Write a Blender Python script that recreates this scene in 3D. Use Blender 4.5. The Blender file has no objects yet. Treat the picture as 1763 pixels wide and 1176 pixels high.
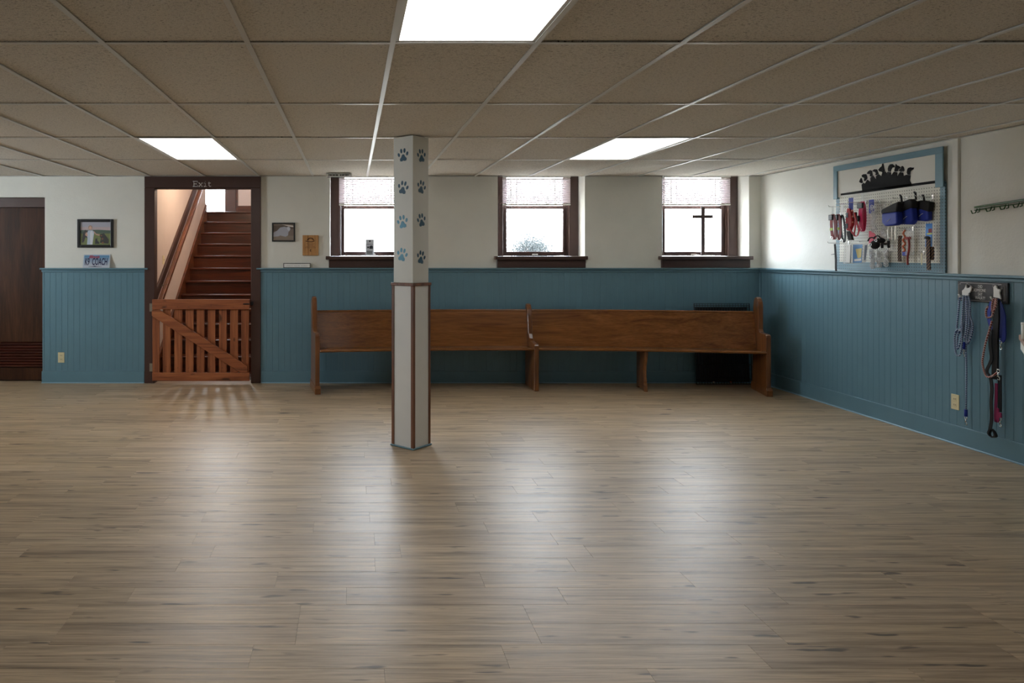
import bpy, math, random
from mathutils import Vector, Matrix
random.seed(7)
SC = bpy.context.scene
COL = SC.collection
PI = math.pi

# ------------------------------------------------------------------ camera, sky, exposure
FPX, CX, HY, CAMZ = 1225.0, 606.0, 440.0, 1.44      # focal length in px, vanishing point of the photograph, eye height
cam_d = bpy.data.cameras.new('camera')
cam_d.sensor_width = 36.0
cam_d.lens = FPX / 1763.0 * 36.0
cam_d.shift_x = (881.5 - CX) / 1763.0
cam_d.shift_y = -(588.0 - HY) / 1763.0
cam_d.clip_start = 0.05
cam = bpy.data.objects.new('camera', cam_d)
cam.location = (0, 0, CAMZ)
cam.rotation_euler = (PI / 2, 0, 0)
COL.objects.link(cam)
SC.camera = cam

w = bpy.data.worlds.new('overcast_sky')
SC.world = w
w.use_nodes = True
bg = w.node_tree.nodes['Background']
bg.inputs[0].default_value = (0.83, 0.92, 1.0, 1)
bg.inputs[1].default_value = 24.0

SC.view_settings.view_transform = 'Standard'
SC.view_settings.look = 'None'
SC.view_settings.exposure = 0.70
SC.view_settings.gamma = 1.0
SC.view_settings.use_curve_mapping = False
SC.cycles.use_denoising = True
SC.cycles.max_bounces = 10
SC.cycles.diffuse_bounces = 6
SC.cycles.transparent_max_bounces = 12
SC.cycles.sample_clamp_indirect = 6.0

TROFFER_STRENGTH = 3.2
STAIR_LAMP_GLOW = 230.0

# daylight openings: portals only guide sampling of the sky
def portal(name, loc, sx, sz, rot):
    d = bpy.data.lights.new(name, 'AREA')
    d.shape = 'RECTANGLE'; d.size = sx; d.size_y = sz
    d.cycles.is_portal = True
    o = bpy.data.objects.new(name, d)
    o.location = loc; o.rotation_euler = rot
    COL.objects.link(o)
YW = 8.05                     # plaster face of the back wall
XR = 4.63                     # plaster face of the right wall
XL = -5.6                     # left wall, out of frame
YF = -3.6                     # wall behind the camera
ZC = 2.337                    # suspended ceiling
WIN = [(-0.25, 0.735), (1.65, 2.635), (3.506, 4.491)]        # window openings in the back wall
LWIN = [(5.6, 6.6)]; LWZ = 1.2       # wider window openings in the left wall
for a, b in WIN:
    portal('daylight_portal', ((a + b) / 2, 8.56, 1.93), b - a, 1.05, (-PI / 2, 0, 0))
for a, b in LWIN:
    portal('daylight_portal', (XL - 0.52, (a + b) / 2, 1.82), 1.26, b - a, (0, -PI / 2, 0))
portal('daylight_portal', (-2.67, 13.12, 3.22), 0.8, 2.1, (-PI / 2, 0, 0))

# ------------------------------------------------------------------ helpers
WL = {}                        # world location of parents

def P(px, py, y):              # a point of the photograph taken to the plane at depth y
    return Vector(((px - CX) * y / FPX, y, CAMZ + (HY - py) * y / FPX))

def R(px, py, out=0.0):        # a point of the photograph taken to a plane parallel to the right wall
    x = XR - out
    y = x * FPX / (px - CX)
    return Vector((x, y, CAMZ + (HY - py) * y / FPX))

class MB:
    def __init__(s):
        s.v = []; s.f = []; s.m = []; s.mi = 0; s.sm = []; s.smooth = False
    def add(s, vs, fs):
        o = len(s.v)
        s.v += [Vector(p) for p in vs]
        for f in fs:
            s.f.append([o + i for i in f]); s.m.append(s.mi); s.sm.append(s.smooth)
        return s
    def box(s, x0, x1, y0, y1, z0, z1):
        if x0 > x1: x0, x1 = x1, x0
        if y0 > y1: y0, y1 = y1, y0
        if z0 > z1: z0, z1 = z1, z0
        return s.add([(x0,y0,z0),(x1,y0,z0),(x1,y1,z0),(x0,y1,z0),(x0,y0,z1),(x1,y0,z1),(x1,y1,z1),(x0,y1,z1)],
                     [(0,3,2,1),(4,5,6,7),(0,1,5,4),(1,2,6,5),(2,3,7,6),(3,0,4,7)])
    def prism(s, pts, ext):    # planar polygon extruded along a vector
        ext = Vector(ext); pts = [Vector(p) for p in pts]; n = len(pts)
        nrm = Vector((0, 0, 0))
        for i in range(n):
            a, b = pts[i], pts[(i + 1) % n]
            nrm += a.cross(b)
        if nrm.dot(ext) > 0: pts = pts[::-1]
        fs = [list(range(n)), list(range(2 * n - 1, n - 1, -1))]
        for i in range(n):
            j = (i + 1) % n
            fs.append([j, i, n + i, n + j])
        return s.add(pts + [p + ext for p in pts], fs)
    def tube(s, pts, r, n=7, closed=False, flat=None):
        pts = [Vector(p) for p in pts]; k = len(pts)
        vs = []; prev = None
        for i, p in enumerate(pts):
            if closed: t = pts[(i + 1) % k] - pts[i - 1]
            else: t = pts[min(i + 1, k - 1)] - pts[max(i - 1, 0)]
            if t.length < 1e-9: t = Vector((0, 0, 1))
            t.normalize()
            a = prev - t * prev.dot(t) if prev is not None else (Vector((0, 0, 1)).cross(t) if abs(t.z) < .9 else Vector((0, 1, 0)).cross(t))
            if a.length < 1e-6: a = Vector((1, 0, 0)).cross(t)
            a.normalize(); b = t.cross(a); prev = a
            rr = r[i] if isinstance(r, (list, tuple)) else r
            for j in range(n):
                q = 2 * PI * j / n
                vs.append(p + a * (rr * math.cos(q)) + b * (rr * math.sin(q)))
        fs = []
        for i in range(k if closed else k - 1):
            i2 = (i + 1) % k
            for j in range(n):
                fs.append((i * n + j, i * n + (j + 1) % n, i2 * n + (j + 1) % n, i2 * n + j))
        if not closed:
            fs.append(list(range(n))[::-1]); fs.append([(k - 1) * n + j for j in range(n)])
        o = s.smooth; s.smooth = True; s.add(vs, fs); s.smooth = o
        return s
    def ribbon(s, pts, wvec, tvec):   # strap: rectangular section swept along points, fixed width and thickness vectors
        pts = [Vector(p) for p in pts]; k = len(pts); wv = Vector(wvec) / 2; tv = Vector(tvec) / 2
        vs = []
        for p in pts: vs += [p - wv - tv, p + wv - tv, p + wv + tv, p - wv + tv]
        fs = [(3, 2, 1, 0), tuple((k - 1) * 4 + j for j in range(4))]
        for i in range(k - 1):
            for j in range(4):
                fs.append((i*4+j, i*4+(j+1)%4, i*4+4+(j+1)%4, i*4+4+j))
        return s.add(vs, fs)
    def ball(s, c, rx, ry, rz, n=10, m=6):
        c = Vector(c); vs = [c + Vector((0, 0, -rz))]
        for i in range(1, m):
            a = -PI/2 + PI*i/m
            for j in range(n):
                q = 2*PI*j/n
                vs.append(c + Vector((rx*math.cos(a)*math.cos(q), ry*math.cos(a)*math.sin(q), rz*math.sin(a))))
        vs.append(c + Vector((0, 0, rz)))
        fs = []
        for j in range(n): fs.append((0, 1+(j+1)%n, 1+j))
        for i in range(m-2):
            for j in range(n):
                fs.append((1+i*n+j, 1+i*n+(j+1)%n, 1+(i+1)*n+(j+1)%n, 1+(i+1)*n+j))
        t = len(vs)-1
        for j in range(n): fs.append((1+(m-2)*n+j, 1+(m-2)*n+(j+1)%n, t))
        o = s.smooth; s.smooth = True; s.add(vs, fs); s.smooth = o
        return s
    def cyl(s, p0, p1, r, n=12):
        return s.tube([p0, p1], r, n)

def obj(name, mb, mats, parent=None, bevel=0.0, seg=1, label=None):
    lo = Vector((min(p.x for p in mb.v), min(p.y for p in mb.v), min(p.z for p in mb.v)))
    hi = Vector((max(p.x for p in mb.v), max(p.y for p in mb.v), max(p.z for p in mb.v)))
    c = (lo + hi) / 2
    if parent is None: c.z = lo.z
    me = bpy.data.meshes.new(name)
    me.from_pydata([tuple(p - c) for p in mb.v], [], mb.f)
    if not isinstance(mats, (list, tuple)): mats = [mats]
    for m in mats: me.materials.append(m)
    me.polygons.foreach_set('material_index', mb.m)
    me.polygons.foreach_set('use_smooth', mb.sm)
    me.validate(); me.update()
    o = bpy.data.objects.new(name, me)
    COL.objects.link(o)
    WL[o] = c.copy()
    if parent is not None:
        o.parent = parent
        o.location = c - WL[parent]
    else:
        o.location = c
    if bevel:
        b = o.modifiers.new('bevel', 'BEVEL'); b.width = bevel; b.segments = seg
        b.limit_method = 'ANGLE'; b.angle_limit = 0.7
        b.harden_normals = False
    if label: o['label'] = label
    return o

def tag(o, label=None, cat=None, group=None, kind=None):
    if label: o['label'] = label
    if cat: o['category'] = cat
    if group: o['group'] = group
    if kind: o['kind'] = kind
    return o

def thing(name, loc, label, cat=None, group=None, kind=None):
    o = bpy.data.objects.new(name, None)
    o.empty_display_size = 0.1
    o.location = loc; COL.objects.link(o); WL[o] = Vector(loc)
    return tag(o, label, cat, group, kind)

def inst(name, me, loc, parent):
    o = bpy.data.objects.new(name, me); COL.objects.link(o)
    o.parent = parent; o.location = Vector(loc) - WL[parent]; WL[o] = Vector(loc)
    return o

def spline(pts, n=6, closed=False):
    pts = [Vector(p) for p in pts]; k = len(pts); out = []
    rng = range(k) if closed else range(k - 1)
    for i in rng:
        if closed: a, b, c, d = pts[i-1], pts[i], pts[(i+1)%k], pts[(i+2)%k]
        else: a, b, c, d = pts[max(i-1,0)], pts[i], pts[i+1], pts[min(i+2,k-1)]
        for j in range(n):
            t = j / n
            out.append(0.5*((2*b) + (c-a)*t + (2*a-5*b+4*c-d)*t*t + (3*b-a-3*c+d)*t**3))
    if not closed: out.append(pts[-1])
    return out

def text_into(mb, s, org, ex, ey, size, nrm, depth=0.0008, align='CENTER', shear=0.0, sx=1.0, bold=0.0):
    cu = bpy.data.curves.new('lettering', 'FONT')
    cu.body = s; cu.size = size; cu.align_x = align; cu.align_y = 'CENTER'; cu.shear = shear; cu.resolution_u = 3; cu.offset = bold
    to = bpy.data.objects.new('lettering', cu)
    me = bpy.data.meshes.new_from_object(to)
    org = Vector(org); ex = Vector(ex).normalized() * sx; ey = Vector(ey).normalized(); nrm = Vector(nrm).normalized() * depth
    mb.add([org + ex * v.co.x + ey * v.co.y + nrm for v in me.vertices], [list(p.vertices) for p in me.polygons])
    bpy.data.objects.remove(to); bpy.data.curves.remove(cu); bpy.data.meshes.remove(me)

# ------------------------------------------------------------------ materials
def srgb(r, g, b):
    f = lambda c: (c/12.92 if c <= .04045 else ((c+.055)/1.055)**2.4)
    return (f(r/255), f(g/255), f(b/255), 1)

class NT:
    def __init__(s, name):
        s.mat = bpy.data.materials.new(name); s.mat.use_nodes = True
        s.t = s.mat.node_tree; s.b = s.t.nodes['Principled BSDF']; s.out = s.t.nodes['Material Output']
    def n(s, typ, **kw):
        x = s.t.nodes.new(typ)
        for k, v in kw.items():
            if k.startswith('i_'):
                key = k[2:]
                x.inputs[int(key) if key.isdigit() else key].default_value = v
            else: setattr(x, k, v)
        return x
    def l(s, a, b): s.t.links.new(a, b)
    def set(s, **kw):
        for k, v in kw.items(): s.b.inputs[k.replace('_', ' ')].default_value = v
    def ramp(s, fac, stops):
        r = s.n('ShaderNodeValToRGB'); e = r.color_ramp.elements
        while len(e) < len(stops): e.new(0.5)
        for q, (p, c) in zip(e, stops): q.position = p; q.color = c if len(c) == 4 else (*c, 1)
        s.l(fac, r.inputs[0]); return r.outputs[0]
    def bump(s, h, strength=0.2, dist=0.01):
        b = s.n('ShaderNodeBump'); b.inputs['Strength'].default_value = strength; b.inputs['Distance'].default_value = dist
        s.l(h, b.inputs['Height']); s.l(b.outputs[0], s.b.inputs['Normal'])
    def coords(s, scale=(1,1,1), rand=0.0, island=False):
        tc = s.n('ShaderNodeTexCoord'); v = tc.outputs['Object']
        if rand:
            oi = s.n('ShaderNodeObjectInfo'); r = oi.outputs['Random']
            if island:
                g = s.n('ShaderNodeNewGeometry'); a = s.n('ShaderNodeMath', operation='ADD')
                s.l(r, a.inputs[0]); s.l(g.outputs['Random Per Island'], a.inputs[1])
                fr = s.n('ShaderNodeMath', operation='FRACT'); s.l(a.outputs[0], fr.inputs[0]); r = fr.outputs[0]
            s.rnd = r
            m = s.n('ShaderNodeMath', operation='MULTIPLY'); s.l(r, m.inputs[0]); m.inputs[1].default_value = rand
            ad = s.n('ShaderNodeVectorMath', operation='ADD'); s.l(v, ad.inputs[0]); s.l(m.outputs[0], ad.inputs[1]); v = ad.outputs[0]
        mp = s.n('ShaderNodeMapping'); mp.inputs['Scale'].default_value = scale; s.l(v, mp.inputs[0])
        return mp.outputs[0]
    def noise(s, vec, scale=5, detail=4, rough=.55, dist=0.0):
        x = s.n('ShaderNodeTexNoise'); x.inputs['Scale'].default_value = scale; x.inputs['Detail'].default_value = detail
        x.inputs['Roughness'].default_value = rough; x.inputs['Distortion'].default_value = dist
        s.l(vec, x.inputs['Vector']); return x.outputs['Fac']
    def mix(s, a, b, fac, mode='MIX'):
        m = s.n('ShaderNodeMix', data_type='RGBA', blend_type=mode)
        for sock, val in ((m.inputs[0], fac), (m.inputs[6], a), (m.inputs[7], b)):
            if hasattr(val, 'links'): s.l(val, sock)
            else: sock.default_value = val
        return m.outputs[2]

def plain(name, c, rough=.5, metal=0.0, spec=.5, bump=0.0, bscale=60, var=0.0, coat=0.0):
    t = NT(name); t.set(Base_Color=c, Roughness=rough, Metallic=metal)
    t.b.inputs['Specular IOR Level'].default_value = spec
    if coat: t.b.inputs['Coat Weight'].default_value = coat; t.b.inputs['Coat Roughness'].default_value = .15
    v = t.coords(rand=13.0)
    if var:
        n = t.noise(v, 6, 4)
        dk = tuple(x * (1 - var) for x in c[:3]) + (1,); lt = tuple(min(1, x * (1 + var)) for x in c[:3]) + (1,)
        t.l(t.ramp(n, [(.3, dk), (.7, lt)]), t.b.inputs['Base Color'])
    if bump:
        t.bump(t.noise(v, bscale, 3), bump, .004)
    return t.mat

def wood(name, dark, mid, light, axis=0, grain=22, rough=.4, coat=0.0, bump=.08, rand=17.0, knots=0.0, spec=.5):
    t = NT(name)
    sc = [grain] * 3; sc[axis] = 1.0
    v = t.coords(tuple(sc), rand)
    n1 = t.noise(v, 1.0, 6, .6, .8)
    col = t.ramp(n1, [(.30, dark), (.5, mid), (.72, light)])
    sc2 = [grain * 9] * 3; sc2[axis] = 5.0
    mp = t.n('ShaderNodeMapping'); mp.inputs['Scale'].default_value = tuple(a / b for a, b in zip(sc2, sc)); t.l(v, mp.inputs[0])
    n2 = t.noise(mp.outputs[0], 1.0, 3, .5)
    fine = t.ramp(n2, [(.35, (.62, .62, .62, 1)), (.6, (1, 1, 1, 1))])
    col = t.mix(col, fine, .7, 'MULTIPLY')
    if knots:
        sc3 = [9.0] * 3; sc3[axis] = 3.5
        mp = t.n('ShaderNodeMapping'); mp.inputs['Scale'].default_value = tuple(a / b for a, b in zip(sc3, sc)); t.l(v, mp.inputs[0])
        n3 = t.noise(mp.outputs[0], 1.6, 1, .4)
        k = t.ramp(n3, [(.70, (0, 0, 0, 1)), (.77, (1, 1, 1, 1))])
        m = t.n('ShaderNodeMath', operation='MULTIPLY'); t.l(k, m.inputs[0]); m.inputs[1].default_value = knots
        col = t.mix(col, tuple(x * .25 for x in dark[:3]) + (1,), m.outputs[0])
    t.l(col, t.b.inputs['Base Color']); t.set(Roughness=rough)
    t.b.inputs['Specular IOR Level'].default_value = spec
    if coat: t.b.inputs['Coat Weight'].default_value = coat; t.b.inputs['Coat Roughness'].default_value = .12
    if bump: t.bump(n2, bump, .002)
    return t.mat

def floor_mat():
    t = NT('vinyl_plank')
    v = t.coords((1, 1, 1), 31.0, True)
    def mp(sc):
        m = t.n('ShaderNodeMapping'); m.inputs['Scale'].default_value = sc; t.l(v, m.inputs[0]); return m.outputs[0]
    tone = t.ramp(t.rnd, [(0, srgb(188, 166, 134)), (.3, srgb(196, 174, 143)), (.6, srgb(182, 160, 131)), (.8, srgb(200, 179, 149)), (1, srgb(188, 166, 137))])
    big = t.ramp(t.noise(mp((.8, 20, 1)), 1.6, 5, .6, .5), [(.32, (.50, .47, .44, 1)), (.48, (.86, .84, .82, 1)), (.66, (1.12, 1.1, 1.08, 1))])
    col = t.mix(tone, big, 1.0, 'MULTIPLY')
    nf = t.noise(mp((4, 150, 1)), 1.0, 4, .65)
    fine = t.ramp(nf, [(.34, (.50, .48, .46, 1)), (.60, (1.08, 1.08, 1.08, 1))])
    col = t.mix(col, fine, .75, 'MULTIPLY')
    kn = t.ramp(t.noise(mp((4.5, 26, 1)), 1.0, 2, .5), [(.655, (0, 0, 0, 1)), (.72, (1, 1, 1, 1))])
    m = t.n('ShaderNodeMath', operation='MULTIPLY'); t.l(kn, m.inputs[0]); m.inputs[1].default_value = .8
    col = t.mix(col, srgb(58, 48, 44), m.outputs[0])
    t.l(col, t.b.inputs['Base Color'])
    rr = t.n('ShaderNodeMapRange'); t.l(nf, rr.inputs[0]); rr.inputs[3].default_value = .29; rr.inputs[4].default_value = .53
    t.l(rr.outputs[0], t.b.inputs['Roughness'])
    t.bump(nf, .25, .0015)
    return t.mat

def tile_mat():
    t = NT('acoustic_tile')
    v = t.coords((1, 1, 1), 23.0)
    def mp(sc):
        m = t.n('ShaderNodeMapping'); m.inputs['Scale'].default_value = sc; t.l(v, m.inputs[0]); return m.outputs[0]
    n1 = t.noise(mp((62, 240, 1)), 1.0, 2, .55, .3)
    fis = t.ramp(n1, [(.33, (.16, .14, .12, 1)), (.40, (1, 1, 1, 1))])
    n2 = t.noise(mp((210, 210, 1)), 1.0, 2)
    pin = t.ramp(n2, [(.36, (.62, .60, .56, 1)), (.52, (1, 1, 1, 1))])
    c = t.mix(srgb(232, 226, 215), fis, .85, 'MULTIPLY'); c = t.mix(c, pin, .6, 'MULTIPLY')
    t.l(c, t.b.inputs['Base Color']); t.set(Roughness=.9); t.b.inputs['Specular IOR Level'].default_value = .2
    t.bump(n1, .5, .003)
    return t.mat

def plaster(name, c):
    t = NT(name); v = t.coords((1, 1, 1))
    n = t.noise(v, 4.0, 5, .6); n2 = t.noise(v, 55, 3)
    t.l(t.ramp(n, [(.3, tuple(x*.95 for x in c[:3]) + (1,)), (.7, c)]), t.b.inputs['Base Color'])
    a = t.n('ShaderNodeMath', operation='MULTIPLY_ADD'); t.l(n, a.inputs[0]); a.inputs[1].default_value = 4.0; t.l(n2, a.inputs[2])
    t.bump(a.outputs[0], .18, .006); t.set(Roughness=.62)
    return t.mat

def emis(name, c, s):
    t = NT(name); t.set(Base_Color=(.9, .9, .9, 1), Roughness=.6)
    t.b.inputs['Emission Color'].default_value = c; t.b.inputs['Emission Strength'].default_value = s
    return t.mat

def glass_mat(name, fac=.12, tint=(1, 1, 1, 1)):
    t = NT(name)
    tr = t.n('ShaderNodeBsdfTransparent'); tr.inputs[0].default_value = tint
    t.set(Base_Color=(.9, .93, .95, 1), Roughness=.15)
    m = t.n('ShaderNodeMixShader'); m.inputs[0].default_value = fac
    t.l(tr.outputs[0], m.inputs[1]); t.l(t.b.outputs[0], m.inputs[2]); t.l(m.outputs[0], t.out.inputs[0])
    return t.mat

def pegboard_mat():
    t = NT('perforated_hardboard')
    tc = t.n('ShaderNodeTexCoord'); sp = t.n('ShaderNodeSeparateXYZ'); t.l(tc.outputs['Object'], sp.inputs[0])
    def cell(o):
        m = t.n('ShaderNodeMath', operation='MULTIPLY'); t.l(o, m.inputs[0]); m.inputs[1].default_value = 1/.0254
        f = t.n('ShaderNodeMath', operation='FRACT'); t.l(m.outputs[0], f.inputs[0])
        s_ = t.n('ShaderNodeMath', operation='SUBTRACT'); t.l(f.outputs[0], s_.inputs[0]); s_.inputs[1].default_value = .5
        p = t.n('ShaderNodeMath', operation='POWER'); t.l(s_.outputs[0], p.inputs[0]); p.inputs[1].default_value = 2
        return p.outputs[0]
    a = t.n('ShaderNodeMath', operation='ADD'); t.l(cell(sp.outputs[1]), a.inputs[0]); t.l(cell(sp.outputs[2]), a.inputs[1])
    hole = t.n('ShaderNodeMath', operation='LESS_THAN'); t.l(a.outputs[0], hole.inputs[0]); hole.inputs[1].default_value = .026
    # painted blue border on both sides and along the bottom edge
    ab = t.n('ShaderNodeMath', operation='ABSOLUTE'); t.l(sp.outputs[1], ab.inputs[0])
    e1 = t.n('ShaderNodeMath', operation='GREATER_THAN'); t.l(ab.outputs[0], e1.inputs[0]); e1.inputs[1].default_value = .575
    e2 = t.n('ShaderNodeMath', operation='LESS_THAN'); t.l(sp.outputs[2], e2.inputs[0]); e2.inputs[1].default_value = -.282
    mx = t.n('ShaderNodeMath', operation='MAXIMUM'); t.l(e1.outputs[0], mx.inputs[0]); t.l(e2.outputs[0], mx.inputs[1])
    c = t.mix(srgb(214, 212, 198), BLUEC, mx.outputs[0])
    c = t.mix(c, (.01, .01, .01, 1), hole.outputs[0])
    t.l(c, t.b.inputs['Base Color']); t.set(Roughness=.5)
    return t.mat

def rope_mat(name, a, b, scale=55, lo=.40, hi=.58):
    t = NT(name)
    v = t.coords((1, 1, 1)); wv = t.n('ShaderNodeTexWave', wave_type='BANDS', bands_direction='DIAGONAL')
    wv.inputs['Scale'].default_value = scale; wv.inputs['Distortion'].default_value = .6
    t.l(v, wv.inputs['Vector'])
    t.l(t.ramp(wv.outputs['Fac'], [(lo, a), (hi, b)]), t.b.inputs['Base Color']); t.set(Roughness=.8)
    return t.mat

BLUEC = srgb(100, 136, 151)
M = {}
M['plank'] = floor_mat()
M['tile'] = tile_mat()
M['plaster'] = plaster('white_plaster', srgb(228, 228, 220))
M['stair_plaster'] = plaster('pink_plaster', srgb(214, 198, 188))
M['blue'] = plain('blue_paint', BLUEC, .38, bump=.05, bscale=40, var=.03)
M['shoe'] = plain('pale_blue_shoe', srgb(150, 186, 208), .35)  # paler blue strip where the baseboard meets the floor
M['brown'] = plain('dark_brown_paint', srgb(74, 52, 46), .42, bump=.05, var=.05)
M['grid'] = plain('white_grid_metal', srgb(226, 226, 222), .35)
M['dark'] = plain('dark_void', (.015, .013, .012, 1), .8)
M['subfloor'] = plain('dark_underlay', (.05, .045, .04, 1), .9)
M['pew'] = wood('oak_pew', srgb(104, 60, 25), srgb(136, 84, 38), srgb(154, 100, 50), 0, 16, .27, .5, .02)
M['pew_v'] = wood('oak_pew_upright', srgb(86, 48, 22), srgb(126, 76, 36), srgb(152, 98, 52), 2, 14, .32, .35, .05)
M['cedar_v'] = wood('cedar_upright', srgb(110, 56, 27), srgb(158, 90, 50), srgb(184, 112, 66), 2, 20, .55, 0, .12, knots=.8)
M['cedar_h'] = wood('cedar_level', srgb(110, 56, 27), srgb(160, 90, 50), srgb(186, 114, 66), 0, 20, .55, 0, .12, knots=.8)
M['door_wood'] = wood('dark_veneer', srgb(34, 16, 7), srgb(64, 35, 17), srgb(84, 50, 27), 2, 7, .5, .0, .04, spec=.25)
M['louver'] = wood('red_brown_louver', srgb(50, 20, 12), srgb(84, 36, 22), srgb(96, 44, 28), 0, 14, .4)
M['stair'] = wood('varnished_stair', srgb(44, 17, 6), srgb(78, 33, 12), srgb(100, 48, 20), 0, 14, .32, .12, .04)
M['stair_y'] = wood('varnished_rail', srgb(70, 36, 18), srgb(112, 62, 32), srgb(132, 76, 42), 1, 14, .28, .3, .04)
M['trimwood'] = wood('stained_corner_trim', srgb(84, 48, 30), srgb(122, 76, 50), srgb(138, 90, 62), 2, 22, .45)
M['column'] = plain('white_column_paint', srgb(222, 222, 214), .45, bump=.08, bscale=12, var=.02)
M['panel'] = plain('white_textured_panel', srgb(228, 228, 224), .5, bump=.35, bscale=120, var=.02)
M['paw'] = plain('dark_teal_paint', srgb(22, 78, 104), .5, var=.15)
M['paw_sheen'] = plain('teal_paint_sheen', srgb(96, 158, 186), .5, var=.22)  # window sheen put into the colour of the two lower left prints
M['diffuser'] = emis('lit_diffuser', (1, .985, .96, 1), TROFFER_STRENGTH)
M['glass'] = glass_mat('frosted_glass', .10)
M['clear'] = glass_mat('clear_plastic', .25)
M['blind'] = plain('white_blind', srgb(236, 234, 228), .5)
def translucent(name, c, f):
    t = NT(name); t.set(Base_Color=c, Roughness=.5)
    tl = t.n('ShaderNodeBsdfTranslucent'); tl.inputs[0].default_value = c
    m = t.n('ShaderNodeMixShader'); m.inputs[0].default_value = f
    t.l(t.b.outputs[0], m.inputs[1]); t.l(tl.outputs[0], m.inputs[2]); t.l(m.outputs[0], t.out.inputs[0])
    return t.mat
M['slat'] = translucent('vinyl_slat', srgb(232, 222, 226), .035)
M['cream'] = plain('cream_plastic', srgb(224, 212, 170), .45)
M['slot'] = plain('dark_slot', (.02, .02, .02, 1), .6)
M['black'] = plain('black_plastic', (.012, .012, .013, 1), .4)
M['matte'] = plain('matte_black_paint', (.010, .010, .011, 1), .8, spec=.15)
M['black_web'] = plain('black_webbing', (.012, .011, .011, 1), .8, bump=.2, bscale=200)
M['white'] = plain('white_print', srgb(236, 236, 232), .55)
M['steel'] = plain('bright_steel', (.72, .72, .70, 1), .25, 1.0)
M['brass'] = plain('nickel_hinge', (.5, .48, .42, 1), .38, 1.0)
M['wire'] = plain('black_wire', (.012, .012, .012, 1), .45)
M['letter'] = plain('pale_lettering', srgb(210, 206, 202), .6)
M['red'] = plain('red_webbing', srgb(176, 26, 34), .7, var=.15)
M['darkred'] = plain('dark_red_webbing', srgb(140, 52, 48), .7, var=.2)
M['magenta'] = plain('magenta_webbing', srgb(150, 28, 84), .6)
M['pink'] = plain('pink_webbing', srgb(214, 42, 96), .6, var=.1)
M['pinkcard'] = plain('pink_card', srgb(206, 70, 92), .6)
M['royal'] = plain('royal_blue_nylon', srgb(22, 46, 148), .6, bump=.2, bscale=30, var=.15)
M['cardblue'] = plain('bright_blue_card', srgb(30, 120, 200), .5)
M['navy'] = plain('navy_ink', srgb(22, 28, 74), .5)
M['green'] = plain('green_enamel', srgb(40, 86, 40), .4)
M['lime'] = plain('lime_tag', srgb(180, 190, 40), .5)
M['orange'] = plain('orange_links', srgb(206, 110, 70), .5)
M['print_blue'] = plain('blue_label_print', srgb(84, 140, 196), .5, var=.2)
M['print_yellow'] = plain('yellow_label_print', srgb(206, 190, 110), .5, var=.2)
M['plaque'] = wood('light_wood_plaque', srgb(150, 102, 56), srgb(192, 142, 88), srgb(206, 158, 104), 2, 16, .45, .1)
M['burn'] = plain('burnt_engraving', srgb(92, 56, 30), .6)
M['counter_top'] = wood('counter_top_wood', srgb(130, 90, 66), srgb(166, 122, 94), srgb(180, 140, 112), 1, 16, .4)
M['pegboard'] = pegboard_mat()
M['rope_blue'] = rope_mat('blue_white_rope', srgb(36, 66, 118), srgb(178, 192, 208), 48)
M['rope_red'] = rope_mat('red_white_rope', srgb(126, 40, 38), srgb(206, 178, 172), 48)
M['leopard'] = rope_mat('leopard_strap', (.01, .008, .006, 1), srgb(130, 92, 60), 24, .72, .82)
M['ground'] = plain('outdoor_gravel', srgb(170, 168, 160), .9, var=.1)
M['silver'] = plain('silver_links', (.75, .75, .74, 1), .3, .9)

# ------------------------------------------------------------------ floor
fl = obj('floor', MB().box(XL - .5, XR + .4, YF - .2, 8.52, -.06, -.008), M['subfloor'])
tag(fl, 'grey brown wood look plank floor across the whole room', 'floor', kind='structure')
PLW, PLL, GAP = 0.1515, 0.914, 0.0004
def plank_verts(x0, x1, y0, y1):
    b = .0006
    v = [(x0,y0,-.007),(x1,y0,-.007),(x1,y1,-.007),(x0,y1,-.007),(x0,y0,-b),(x1,y0,-b),(x1,y1,-b),(x0,y1,-b),
         (x0+b,y0+b,0),(x1-b,y0+b,0),(x1-b,y1-b,0),(x0+b,y1-b,0)]
    f = [(8,9,10,11)]
    for i in range(4):
        j = (i+1) % 4
        f += [(i,j,4+j,4+i),(4+i,4+j,8+j,8+i)]
    return v, f
pme = bpy.data.meshes.new('plank')
hv = (PLL-GAP)/2, (PLW-GAP)/2
v, f = plank_verts(-hv[0], hv[0], -hv[1], hv[1])
pme.from_pydata(v, [], f); pme.materials.append(M['plank'])
far = MB(); near_pl = []
rnd = random.Random(11)
for k in range(-48, 31):
    y0 = 3.541 + PLW * k; y1 = y0 + PLW
    if y0 < YF: continue
    last = y1 > 8.5
    off = (rnd.randint(0, 5) * .152 + rnd.uniform(-.03, .03)) if k != 0 else 0
    x = -0.80 + off - 6 * PLL
    while x < XR + .05:
        xc = x + PLL/2; yc = (y0+y1)/2
        a0, a1 = max(x, XL), min(x + PLL, XR)
        if a1 - a0 > .02:
            vis = (y1 > 2.38) and (y0 < 5.75) and (x + PLL > -0.50 * y1 - .02) and (x < 0.95 * y1)
            full = (a1 - a0) > PLL - .001
            if vis and full: near_pl.append((xc, yc))
            elif vis:
                near_pl.append((a0, a1, y0, y1))
            else:
                far.add(*plank_verts(a0 + GAP/2, a1 - GAP/2, y0 + GAP/2, min(y1, 8.52) - GAP/2))
        x += PLL
for q in near_pl:
    if len(q) == 2: inst('plank', pme, (q[0], q[1], 0), fl)
    else: obj('plank', MB().add(*plank_verts(q[0]+GAP/2, q[1]-GAP/2, q[2]+GAP/2, q[3]-GAP/2)), M['plank'], fl)
fo = obj('distant_planks', far, M['plank'], fl); fo['kind'] = 'stuff'

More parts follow.
